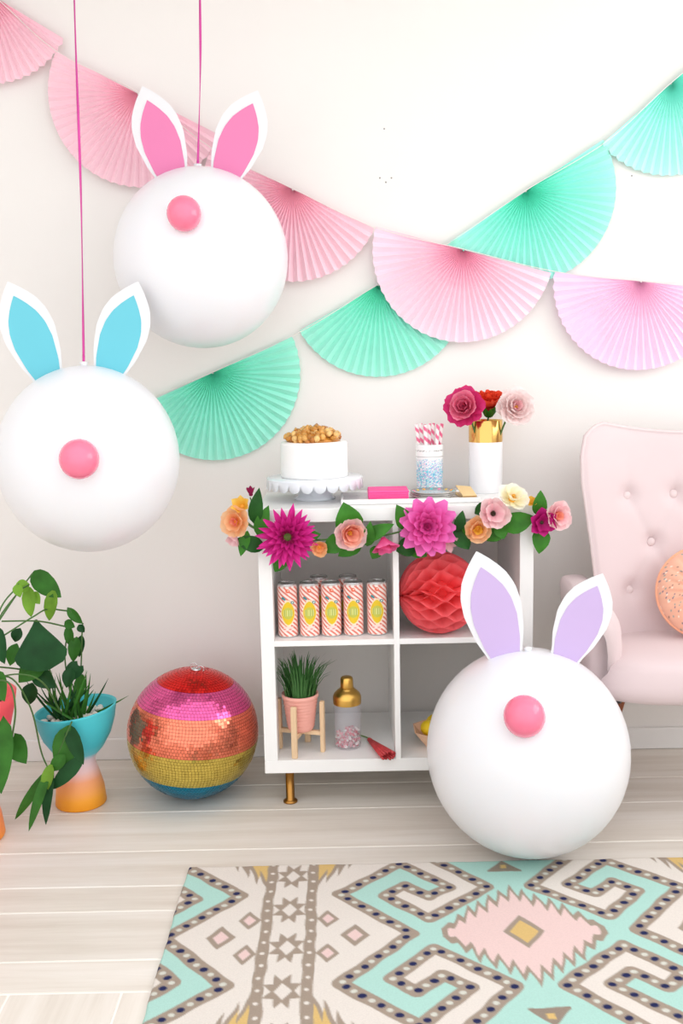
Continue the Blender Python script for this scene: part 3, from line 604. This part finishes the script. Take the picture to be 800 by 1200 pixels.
# ------------------------------------------------------------------ honeycomb tissue ball
def honeycomb():
    R = .118; c = Vector((.5125, -.335, ZM+R*.985)); root = thing('honeycomb_ball', 'coral tissue paper honeycomb ball in the upper shelf cube', 'paper ball', (c.x, c.y, ZM))
    ns, nt, K = 32, 80, 4.5; dphi = 2*PI/ns; mb = MB(); core = .52
    for i in range(ns):
        v = []; f = []
        for j in range(nt+1):
            th = .03+(PI-.06)*j/nt; w = math.cos(K*2*th*1.0)*.5*dphi*(.98)*(1 if i % 2 else -1)
            for k, rr in enumerate((core, .82, 1.)):
                r = R*rr; x = -r*math.cos(th); q = r*math.sin(th); ph = i*dphi+w; v.append((x, q*math.cos(ph), q*math.sin(ph)))
        for j in range(nt):
            for k in range(2): f.append((3*j+k, 3*j+k+1, 3*j+k+4, 3*j+k+3))
        mb.add(v, f)
    mt = mat('coral_tissue', (255, 120, 126), .8, var=.04, transl=.32)
    cc = (0, 0, R*.985); o = mb.build('tissue_cells', mt, root, True, loc=cc); o.rotation_euler = (.1, -.02, .22)
    MB().sphere((0, 0, 0), R*core*1.01, 32, 20).build('tissue_core', mat('coral_core', (250, 90, 92), .8), root, loc=cc)
honeycomb()

# ------------------------------------------------------------------ lower shelf things
px_, py_ = .1035, -.325
M_oak = mat('pale_wood', (228, 196, 158), .55, var=.10, vscale=8, stretch=(8, 8, 1))
ps = thing('plant_stand', 'pale wooden four-legged stand under the pink pot', 'plant stand', (px_, py_, ZB)); A0 = math.radians(-105)
for k in range(4):
    a = A0+k*PI/2; MB().box((0, 0, .0775), (.013, .017, .155), .003, M=Matrix.Translation((.066*math.cos(a), .066*math.sin(a), 0)) @ Matrix.Rotation(a, 4, 'Z')).build('leg', M_oak, ps, False)
for k in range(2): MB().box((0, 0, .058+.0*k), (.120, .014, .013), .002, M=Matrix.Rotation(A0+k*PI/2, 4, 'Z')).build('crossbar', M_oak, ps, False)
M_pot = mat('pink_terracotta', (245, 176, 162), .7, var=.04, bump=.05)
gp = thing('grass_pot', 'small pink ribbed pot of green grass in the wooden stand', 'potted plant', (px_, py_, ZB+.0650))
prof = [(.034, 0), (.037, .004)]
for i in range(9):
    z = .010+i*.0095; r = .038+.0125*z/.1; prof += [(r, z), (r+.0018, z+.004), (r, z+.008)]
prof += [(.052, .098), (.054, .101), (.054, .110), (.049, .110), (.046, .09), (.001, .088)]
MB().lathe(prof, 40, cap1=False).build('pot', M_pot, gp)
MB().lathe([(.046, .096), (.03, .100), (.001, .101)], 24, cap0=False, cap1=False).build('soil', mat('soil', (60, 46, 36), .95, var=.3, vscale=120, bump=.5), gp)
mb = MB()
for k in range(190):
    a = random.random()*2*PI; r = .042*math.sqrt(random.random()); b = Vector((r*math.cos(a), r*math.sin(a), .097)); le = random.uniform(.075, .125); out = Vector((math.cos(a), math.sin(a), 0))*(r/.042)*random.uniform(.02, .07)
    s = Vector((-math.sin(a+random.uniform(-1, 1)), math.cos(a), 0)).normalized(); wv = .0026; pts = [b, b+out*.25+Vector((0, 0, le*.5)), b+out*.65+Vector((0, 0, le*.85)), b+out*1.1+Vector((0, 0, le))]
    v = []; 
    for i, p in enumerate(pts): q = wv*(1, .9, .6, .05)[i]; v += [p-s*q, p+Vector((0, -.0007, 0)), p+s*q]
    mb.add(v, [(3*i+j, 3*i+j+1, 3*i+j+4, 3*i+j+3) for i in range(3) for j in range(2)])
mb.build('grass_blades', mat('grass_green', (72, 122, 62), .5, var=.3, vscale=30, transl=.2), gp, kind='stuff')

M_glass = mat('clear_plastic', (226, 224, 232), .08, var=0, alpha=.17)
sk_ = thing('cocktail_shaker', 'clear cocktail shaker with gold top and pink confetti inside', 'shaker', (.241, -.302, ZB))
MB().lathe([(.036, 0), (.039, .003), (.040, .01), (.0405, .138), (.0385, .138), (.037, .012), (.034, .006), (.001, .005)], 40, cap1=False).build('clear_body', M_glass, sk_)
MB().lathe([(.0415, .134), (.042, .150), (.0415, .156), (.038, .164), (.028, .174), (.0215, .178), (.0205, .182)], 40, cap0=False).build('gold_collar', M_gold, sk_)
MB().lathe([(.0185, .180), (.0195, .184), (.0185, .208), (.0165, .213), (.013, .215)], 32).build('gold_cap', M_gold, sk_)
mb = MB(); mbs = [MB(), MB(), MB()]
for k in range(260):
    a = random.random()*2*PI; r = .035*math.sqrt(random.random()); z = .008+random.random()**1.7*.045; mt_ = Matrix.Translation((r*math.cos(a), r*math.sin(a), z)) @ Euler((random.random()*6, random.random()*6, 0)).to_matrix().to_4x4()
    mbs[k % 3].lathe([(.0042, 0), (.0042, .0005)], 7, M=mt_)
for b_, nm, c_ in zip(mbs, ('confetti_red', 'confetti_pink', 'confetti_white'), ((206, 70, 86), (240, 160, 170), (250, 244, 240))): b_.build('confetti', mat(nm, c_, .5), sk_, False, kind='stuff')

ta = onZ(434, 868, ZB+.012); tz = onZ(455, 886, ZB+.014); ta.z = ZB+.012; tz.z = ZB+.0155
ts_ = thing('paper_tassel', 'dark coral paper tassel with green cord lying on the shelf', 'tassel', (ta.x, ta.y, ZB))
d_ = (tz-ta); Ld = d_.length; d_.normalize(); o_ = Vector((0, 0, ta.z-ZB)); sd = d_.cross(Vector((0, 0, 1))).normalized()
M_tas = mat('coral_tassel', (196, 62, 66), .6, var=.2, vscale=60)
for k in range(14):
    a = 2*PI*k/14; rr = Vector((0, 0, 1))*math.sin(a)*.011+sd*math.cos(a)*.021
    P = [o_+rr*.25, o_+d_*Ld*.5+rr*.62, o_+d_*Ld*random.uniform(.95, 1.05)+rr]; 
    for p in P: p.z = max(p.z, .0042)
    MB().tube(P, [.003, .0036, .0036], 6).build('strand', M_tas, ts_)
MB().lathe([(.0062, -.012), (.0072, -.006), (.0070, .004), (.006, .010)], 14, M=Matrix.Translation(o_) @ d_.to_track_quat('Z', 'Y').to_matrix().to_4x4()).build('wrap', M_tas, ts_)
ce = onZ(420, 861, ZB+.004)-Vector((ta.x, ta.y, ZB)); MB().tube(bez([o_-d_*.008, o_*.6+(ce-o_)*.5+Vector((.01, 0, .004)), Vector((ce.x, ce.y, .004))], 14), .0022, 6).build('cord', mat('green_cord', (120, 150, 84), .7), ts_)

bx_, by_ = .519, -.300
bw = thing('faceted_bowl', 'peach faceted bowl holding lemons in the lower cube', 'bowl', (bx_, by_, ZB))
MB().lathe([(.05, 0), (.090, .050), (.086, .050), (.047, .005)], 7).build('bowl_shell', mat('peach_ceramic', (246, 200, 166), .6, var=.03), bw, False)
lem = MB().lathe([(.001, -.040), (.005, -.037), (.010, -.033), (.020, -.024), (.0265, -.010), (.0275, 0), (.0265, .010), (.020, .024), (.010, .033), (.006, .038), (.001, .040)], 24, cap0=False, cap1=False).mesh('lemon', mat('lemon_peel', (238, 200, 30), .45, var=.06, bump=.25, bscale=260))
for th in (200, 290, 20, 110):
    th = math.radians(th); link('lemon', lem, None, M=Matrix.Translation((bx_+.041*math.cos(th), by_+.041*math.sin(th), ZB+.055)) @ Euler((PI/2, 0, th)).to_matrix().to_4x4() @ Matrix.Diagonal((.84, .84, .80, 1)), label='yellow lemon in the peach faceted bowl', cat='lemon', group='lemons in the bowl')

# ------------------------------------------------------------------ rainbow mirror ball
def mirror_ball():
    R = .194; cpt = onY(226, 853, -.287); root = thing('mirror_ball', 'rainbow striped mirror ball on the floor beside the shelf', 'disco ball', (cpt.x, cpt.y, 0)); ctr = Vector((0, 0, R+.001))
    Rm = Matrix.Translation(ctr) @ Matrix.Rotation(math.radians(5), 4, 'Y'); MB().sphere((0, 0, 0), R*.984, 48, 30).build('ball_core', mat('ball_core', (70, 50, 46), .5), root, M=Rm)
    bands = [(55, 91, (226, 44, 40), 'red'), (29, 55, (228, 96, 156), 'pink'), (-2, 29, (240, 132, 104), 'copper'), (-33, -2, (214, 190, 92), 'gold'), (-91, -33, (0, 138, 172), 'blue')]
    nrow = 66; h = PI/nrow; mbs_ = [MB() for _ in bands]
    for i in range(nrow):
        la = -PI/2+(i+.5)*h; cnt = max(4, int(2*PI*math.cos(la)/h)); deg = math.degrees(la); bi = [k for k, b in enumerate(bands) if b[0] <= deg < b[1]][0]
        for k in range(cnt):
            lo_ = 2*PI*(k+.5*(i % 2))/cnt; n = Vector((math.cos(la)*math.cos(lo_), math.cos(la)*math.sin(lo_), math.sin(la))); e = Vector((-math.sin(lo_), math.cos(lo_), 0)); u = n.cross(e)
            tilt = (n+e*random.gauss(0, .036)+u*random.gauss(0, .036)).normalized(); e2 = (e-tilt*e.dot(tilt)).normalized(); u2 = tilt.cross(e2); s = R*h*.46; se = R*PI*math.cos(la)/cnt*.92; p = n*R
            t_ = [p-e2*se-u2*s, p+e2*se-u2*s, p+e2*se+u2*s, p-e2*se+u2*s]; b_ = [q-n*R*.014 for q in t_]
            mbs_[bi].add(t_+b_, [(0, 1, 2, 3), (0, 4, 5, 1), (1, 5, 6, 2), (2, 6, 7, 3), (3, 7, 4, 0)])
    for b_, (_, _, c, nm) in zip(mbs_, bands):
        o = b_.build('mirror_tiles', mat('mirror_'+nm, c, .16, .88, var=.12, vscale=60), root, False, M=Rm, kind='stuff'); o['label'] = nm+' band of small mirror tiles'
    for dx, dz in ((-.006, .012), (.014, .004)):
        mb = MB(); mb.tube([(dx+.010*math.cos(t*PI/8), -.01, R+dz+.010*math.sin(t*PI/8)) for t in range(17)], .0016, 6); mb.build('hanging_ring', M_alu, root, M=Rm)
    MB().lathe([(.014, R-.004), (.014, R+.003), (.006, R+.005)], 16).build('ring_cap', M_alu, root, M=Rm)
mirror_ball()

# ------------------------------------------------------------------ potted plants
def pot(label, loc, prof, stops, H, tilt, rimc, soil_r, soil_z, name):
    root = thing('potted_plant', label, 'potted plant', loc); mb = MB().lathe(prof, 56, cap1=False); hs = H*.45
    mb.v = [(x, y, z + (max(0, (z-hs)/(H-hs)))*tilt*x) for x, y, z in mb.v]
    mb.build('pot', radial_mat(name, stops, H, .45, 0., 2), root)
    mb2 = MB().lathe([(soil_r, soil_z), (.001, soil_z+.008)], 30, cap0=False, cap1=False); mb2.v = [(x, y, z+tilt*.7*x) for x, y, z in mb2.v]; mb2.build('soil', mat('soil', (60, 46, 36), .95), root)
    return root
pl = Vector((-.556, -.33, 0))
p1 = pot('teal and orange hourglass pot with trailing vines and white pebbles', pl, [(.072, 0), (.0745, .004), (.070, .05), (.058, .095), (.047, .128), (.050, .145), (.075, .172), (.098, .21), (.111, .25), (.117, .287), (.1185, .292), (.115, .294), (.111, .285), (.10, .235), (.001, .232)],
    [(0, (246, 158, 24)), (.10, (248, 166, 50)), (.28, (250, 168, 120)), (.38, (246, 206, 206)), (.49, (232, 214, 226)), (.56, (98, 196, 212)), (.66, (64, 188, 204)), (1., (72, 196, 206))], 0.294, .11, None, .104, .246, 'teal_spray')
M_peb = mat('white_pebble', (236, 230, 220), .6, var=.1)
bm = bmesh.new(); bmesh.ops.create_icosphere(bm, subdivisions=2, radius=.011)
for q in bm.verts: q.co = Vector((q.co.x*1.2, q.co.y*.95, q.co.z*.7))*random.uniform(.95, 1.05)
bm.verts.index_update(); peb = MB().add([tuple(q.co) for q in bm.verts], [[k.index for k in q.verts] for q in bm.faces]).mesh('pebble', M_peb); bm.free()
for k in range(70):
    a = random.random()*2*PI; r = .095*math.sqrt(random.random()); x, y = r*math.cos(a), r*math.sin(a); sc = random.uniform(.6, 1.15)
    link('pebble', peb, p1, M=Matrix.Translation((x, y, .258+.078*x+random.random()*.006)) @ Euler((random.random(), random.random(), random.random()*6)).to_matrix().to_4x4() @ Matrix.Diagonal((sc, sc, sc, 1)))
q2 = Vector((-.815, -.545, 0))
p2 = pot('hot pink and orange hourglass pot with large heart leaves', q2, [(.098, 0), (.100, .005), (.094, .06), (.075, .13), (.060, .185), (.066, .21), (.105, .25), (.135, .31), (.150, .37), (.155, .40), (.151, .402), (.146, .39), (.12, .33), (.001, .33)],
    [(0, (250, 150, 50)), (.14, (250, 140, 84)), (.36, (248, 160, 140)), (.46, (232, 60, 170)), (.62, (240, 60, 140)), (.80, (250, 82, 104)), (1., (250, 92, 100))], .402, .05, None, .14, .36, 'pink_spray')
ML = [mat('vine_leaf_dark', (28, 74, 36), .5, var=.3, vscale=20, transl=.08, spec=.25), mat('vine_leaf_mid', (56, 112, 40), .5, var=.3, vscale=20, transl=.15, spec=.25), mat('vine_leaf_light', (120, 166, 56), .5, var=.25, vscale=20, transl=.25, spec=.25)]
def vleaf(root, rl, b, t, wpx, Yb, Yt, k=0, shape='heart', fold=.25, droop=.1, n=(0, -1, .2), wave=0.):
    B, T = onY(*b, Yb)-rl, onY(*t, Yt)-rl; link('leaf', leaf_mesh('leaf', B, T, wpx*.00242, n, fold, droop, shape, ML[k], wave, 9, 6), root)
def vstem(root, rl, pts, r=.0024, m=None):
    MB().tube(bez([onY(x, y, Y)-rl for x, y, Y in pts], 26), r, 6).build('stem', m or M_stem, root)
# vines from the teal pot
for a in [((38, 671), (72, 700), 13, -.36, -.38, 1, 'lance', .1, .05), ((63, 692), (58, 727), 8, -.38, -.37, 2, 'lance', .2, .1), ((42, 726), (52, 786), 30, -.43, -.46, 0, 'fan', .15, .08, (.2, -1, .45)),
          ((79, 712), (97, 731), 6, -.35, -.34, 1, 'ovate', .4, .1), ((76, 728), (88, 735), 6, -.35, -.35, 1, 'ovate', .3, .2), ((80, 734), (84, 758), 6, -.35, -.35, 1, 'lance', .3, .1), ((92, 732), (99, 741), 5, -.34, -.34, 0, 'ovate', .3, .1),
          ((90, 746), (86, 776), 8, -.35, -.36, 1, 'ovate', .3, .1), ((96, 744), (93, 770), 6, -.33, -.33, 0, 'ovate', .3, .1), ((92, 780), (76, 800), 10, -.38, -.40, 0, 'heart', .3, .1), ((96, 790), (92, 822), 7, -.36, -.37, 1, 'lance', .3, .1), ((84, 782), (78, 806), 8, -.40, -.41, 0, 'ovate', .3, .1),
          ((46, 776), (22, 800), 13, -.42, -.44, 1, 'heart', .3, .1), ((40, 784), (66, 806), 12, -.42, -.43, 0, 'ovate', .3, .1), ((24, 736), (18, 752), 7, -.42, -.42, 0, 'ovate', .4, .2), ((20, 754), (12, 780), 8, -.44, -.44, 1, 'ovate', .3, .1), ((38, 800), (34, 826), 10, -.40, -.40, 0, 'ovate', .3, .1),
          ((80, 850), (72, 908), 15, -.462, -.475, 1, 'ovate', .05, .04, (.1, -1, .1)), ((80, 850), (98, 896), 9, -.460, -.478, 0, 'lance', .1, .05), ((96, 888), (60, 925), 9, -.476, -.480, 0, 'lance', .1, .08),
          ((56, 904), (18, 960), 6, -.478, -.480, 1, 'lance', .2, .06), ((57, 902), (34, 974), 6, -.486, -.535, 1, 'lance', .2, .05), ((58, 902), (54, 966), 7, -.490, -.505, 0, 'blade', .15, .04), ((60, 896), (52, 930), 7, -.490, -.492, 2, 'lance', .2, .1), ((76, 884), (60, 904), 8, -.478, -.482, 1, 'ovate', .3, .1)]: vleaf(p1, pl, *a)
for P in [[(85, 842, -.36), (60, 790, -.39), (43, 730, -.43)], [(88, 842, -.34), (76, 770, -.35), (84, 722, -.35), (79, 712, -.35)], [(92, 842, -.33), (95, 780, -.34), (96, 745, -.34), (97, 730, -.34)], [(78, 845, -.38), (42, 792, -.42), (-10, 780, -.46)],
          [(4, 745, -.5), (40, 722, -.44), (56, 714, -.38), (80, 716, -.35)], [(2, 728, -.5), (45, 728, -.43), (76, 734, -.36)], [(80, 850, -.40), (84, 846, -.447), (80, 855, -.465), (62, 898, -.48)], [(-6, 735, -.5), (20, 696, -.42), (38, 672, -.37)]]: vstem(p1, pl, P)
for k in range(46):                                            # narrow grassy blades
    bx, bz = random.uniform(66, 98), 844; ang = random.gauss(0, .45); L = random.uniform(30, 62); tx, ty = bx+L*math.sin(ang)*1.1, bz-L*math.cos(ang)
    if k == 0: bx, tx, ty = 98, 127, 794
    if k == 1: bx, tx, ty = 97, 106, 788
    Yb = -.33+random.uniform(-.06, .04); link('grass_blade', leaf_mesh('grass_blade', onY(bx, bz, Yb)-pl, onY(tx, ty, Yb+random.uniform(-.04, .03))-pl, .004, (random.uniform(-.5, .5), -1, 0), .4, .08, 'blade', ML[random.choice((0, 1, 1))], 0, 6, 2), p1)
# large leaves of the pink pot
for a in [((14, 866), (31, 895), 13, -.64, -.65, 1, 'heart', .15, .06), ((-4, 850), (2, 930), 19, -.66, -.69, 1, 'heart', .2, .06), ((-6, 740), (6, 778), 11, -.55, -.56, 0, 'heart', .25, .1), ((-6, 792), (6, 822), 12, -.62, -.64, 1, 'heart', .2, .1),
          ((20, 684), (24, 700), 6, -.50, -.50, 2, 'ovate', .3, .1), ((34, 684), (16, 692), 8, -.42, -.44, 2, 'ovate', .3, .1), ((34, 688), (37, 723), 8, -.42, -.43, 2, 'lance', .3, .1), ((38, 694), (47, 708), 7, -.42, -.43, 2, 'ovate', .3, .1)]: vleaf(p2, q2, *a)
for P in [[(-20, 800, -.55), (-6, 735, -.55), (20, 696, -.48), (34, 685, -.42)], [(-18, 800, -.56), (-2, 720, -.54), (18, 690, -.5), (22, 684, -.5)], [(-20, 800, -.58), (12, 794, -.62), (36, 830, -.58), (48, 880, -.52), (57, 902, -.485)], [(-14, 798, -.60), (10, 800, -.68), (18, 830, -.70), (14, 866, -.645)], [(-24, 800, -.58), (-14, 780, -.68), (-4, 850, -.665)], [(-24, 800, -.55), (20, 790, -.55), (50, 800, -.5), (72, 836, -.42)]]: vstem(p2, q2, P)

# ------------------------------------------------------------------ tufted armchair
def armchair():
    CX = 1.292; root = thing('armchair', 'blush pink button-tufted armchair against the wall', 'armchair', (CX, -.35, 0)); L0 = Vector((CX, -.35, 0))
    M_vel = mat('blush_velvet', (217, 198, 199), .85, var=.02, vscale=6, sheen=.15, bump=.03, bscale=400); M_pip = mat('blush_piping', (222, 204, 204), .7, var=.02)
    btn = []
    for r, (z, off) in enumerate(((.874, .5), (.736, 0.), (.60, .5))):
        for k in range(-3, 4):
            x = (k+off)*.143
            if abs(x) < .28: btn.append((x, z))
    def half(t): return float(np.interp(t, [0, .25, .5, .8, .93, 1.], [.295, .312, .330, .355, .357, .343]))
    def yfront(x, z):
        lean = -.28+.105*(z-.45)/.6; s = x/.355; return lean-.075*abs(s)**3.2
    z0, z1 = .40, 1.052
    def top(x): return z1+.034*min(1, abs(x)/.28)**2-.05*max(0, (abs(x)-.275)/.082)**2
    nx, nz = 72, 72
    def dent(x, z):
        d = 0
        for bx, bz in btn:
            q = (x-bx)**2+(z-bz)**2; d += .020*math.exp(-q/(2*.020**2))
        for bx, bz in btn:
            for cx2, cz2 in btn:
                if abs(abs(cx2-bx)-.073) < .01 and .1 < cz2-bz < .16:
                    t = max(0, min(1, ((x-bx)*(cx2-bx)+(z-bz)*(cz2-bz))/((cx2-bx)**2+(cz2-bz)**2))); q = (x-bx-t*(cx2-bx))**2+(z-bz-t*(cz2-bz))**2; d += .0035*math.exp(-q/(2*.007**2))
            if bz > .86: 
                q = (x-bx)**2
                if z > bz: d += .004*math.exp(-q/(2*.008**2))*max(0, 1-(z-bz)/.12)
        return d
    mb = MB(); V = []; F = []
    for side in (0, 1):
        for j in range(nz+1):
            t = j/nz
            for i in range(nx+1):
                s = -1+2*i/nx; x = half(t)*s; z = z0+(top(x)-z0)*t; ex = 1-abs(s)**9; ez = 1-t**18; e = max(0., ex)**.5*max(0., ez)**.5; yf = yfront(x, z)
                y = yf-.006-.022*e+dent(x, z)*e if side == 0 else yf+.022+.06*e
                V.append((x, y-L0.y, z))
    n1 = (nx+1)*(nz+1)
    for j in range(nz):
        for i in range(nx):
            a = j*(nx+1)+i; F.append((a, a+1, a+nx+2, a+nx+1)); F.append((n1+a+1, n1+a, n1+a+nx+1, n1+a+nx+2))
    rim = [j*(nx+1) for j in range(nz+1)]+[nz*(nx+1)+i for i in range(1, nx+1)]+[j*(nx+1)+nx for j in range(nz-1, -1, -1)]
    for a, b in zip(rim, rim[1:]): F.append((a, n1+a, n1+b, b))
    mb.add(V, F); bk = mb.build('backrest', M_vel, root)
    for bx, bz in btn:
        MB().sphere((0, 0, 0), (.0125, .006, .0125), 16, 8).build('tuft_button', M_pip, bk, loc=(bx, yfront(bx, bz)-.024+.0165-L0.y, bz))
    MB().tube([Vector(V[k])+Vector((0, .004, 0)) for k in rim[::2]], .0058, 8).build('piping', M_pip, bk)
    # seat
    def rounded(c, d, r, seg=6): return MB().box(c, d, r, seg)
    def seat_fn(zlo, zhi, w, yb, yf, bul):
        mbs2 = MB(); n = 64; m = 10
        def ring(u, v):
            a = 2*PI*u; e = .5; ca, sa = math.cos(a), math.sin(a); xx = w*math.copysign(abs(ca)**e, ca); yy = math.copysign(abs(sa)**e, sa); k = math.sin(PI*v)**.45 if 0 < v < 1 else 0.
            k = (.80 if v < .5 else .92)+(.20 if v < .5 else .08)*k; yy = (yb+yf)/2+(yf-yb)/2*-yy*k; return (xx*k*(1+.03*math.cos(PI*v)), yy-L0.y, zlo+(zhi-zlo)*v)
        mbs2.grid(ring, n, m, True)
        for zz, kk in ((zhi, 1), (zlo, 0)):
            o = len(mbs2.v); src = mbs2.v[m*n:(m+1)*n] if kk else mbs2.v[:n]; src = list(src); cxx = sum(p[0] for p in src)/n; cyy = sum(p[1] for p in src)/n
            prev = list(range(m*n, (m+1)*n)) if kk else list(range(n))
            for q, fz in ((.93, .3), (.8, .6), (.55, .85), (.25, .97), (.02, 1.)):
                o = len(mbs2.v); mbs2.v += [(cxx+(p[0]-cxx)*q, cyy+(p[1]-cyy)*q, zz+(bul*fz if kk else 0)) for p in src]; cur = list(range(o, o+n))
                for i in range(n):
                    i2 = (i+1) % n; mbs2.f.append((prev[i], prev[i2], cur[i2], cur[i]) if kk else (prev[i2], prev[i], cur[i], cur[i2]))
                prev = cur
        return mbs2
    seat_fn(.348, .468, .390, -.20, -.615, .018).build('seat', M_vel, root)
    for s in (-1, 1):
        def arm(u, v):
            a = 2*PI*u; ca, sa = math.cos(a), math.sin(a); yy = -.20-.355*v; k = 1.0 if .06 < v < .85 else (.80 if v <= .06 else math.sqrt(max(1e-4, 1-((v-.85)/.15)**2)))
            zt = .640-.045*v**2; zc = (zt+.38)/2; hz = (zt-.38)/2; flare = .020*max(0, (sa))*1.0
            return (s*(.350+flare+.052*k*math.copysign(abs(ca)**.55, ca)), yy-L0.y, zc+hz*(.62+.38*k)*math.copysign(abs(sa)**.45, sa))
        am = MB().grid(arm, 28, 24, True); am.f.append(tuple(range(28))); am.f.append(tuple(reversed(range(24*28, 25*28)))); am.build('arm', M_vel, root)
    M_wal = mat('walnut', (140, 72, 34), .35, var=.25, vscale=10, stretch=(6, 6, 1)); M_fer = mat('dark_ferrule', (40, 40, 46), .4)
    for sx in (-1, 1):
        for (xa, xb, ya, yb_) in ((.310, .332, -.48, -.50), (.214, .252, -.27, -.15)):
            a = Vector((sx*xa, ya-L0.y, .356)); b = Vector((sx*xb, yb_-L0.y, .0)); lg = MB().tube([b, b.lerp(a, .5), a], [.012, .017, .022], 14).build('leg', M_wal, root)
            MB().tube([b.lerp(a, .93), b.lerp(a, .995)], [.0222, .0232], 14).build('ferrule', M_fer, lg)
armchair()

def cushion():
    R, T = .128, .050; c = onY(824, 694, -.385); root = thing('round_cushion', 'round peach pleated cushion with dark speckles on the armchair seat', 'cushion', c)
    nu, nr = 160, 40; mb = MB()
    def col(co):
        n = len(co); k = np.tile(np.array([[236, 178, 152.]]), (n, 1)); r_ = rng.random(n); pal = np.array([[70, 80, 120], [120, 90, 90], [255, 236, 220], [110, 150, 150]], float); m = r_ < .055; k[m] = pal[rng.integers(0, 4, n)][m]; return k
    v = []; f = []
    for sd_ in (1, -1):
        for j in range(nr+1):
            r = j/nr
            for i in range(nu):
                a = 2*PI*i/nu; z = T*math.sqrt(max(0, 1-r**2.6))*(1-.55*math.exp(-(r/.13)**2)); z -= .006*abs(math.cos(a*10))**6*math.sin(PI*min(1, r))**.5
                v.append((R*r*math.cos(a), -sd_*z, R*r*math.sin(a)))
    o2 = (nr+1)*nu
    for j in range(nr):
        for i in range(nu):
            i2 = (i+1) % nu; a, b, c2, d = j*nu+i, j*nu+i2, (j+1)*nu+i2, (j+1)*nu+i; f.append((a, b, c2, d)); f.append((o2+b, o2+a, o2+d, o2+c2))
    mb.add(v, f); me = mb.mesh('cover', mat('peach_fabric', (255, 255, 255), .85, attr='Col', sheen=.2)); paint(me, col); Mr = Euler((math.radians(-14), 0, math.radians(-8))).to_matrix().to_4x4()
    link('cover', me, root, M=Mr); MB().sphere((0, -T*.5, 0), (.012, .007, .012), 14, 8).build('button', mat('peach_plain', (246, 176, 142), .8), root, M=Mr)
    MB().tube([(R*math.cos(2*PI*k/64), 0, R*math.sin(2*PI*k/64)) for k in range(65)], .0045, 8).build('piping', mat('peach_plain', (246, 176, 142), .8), root, M=Mr)
cushion()
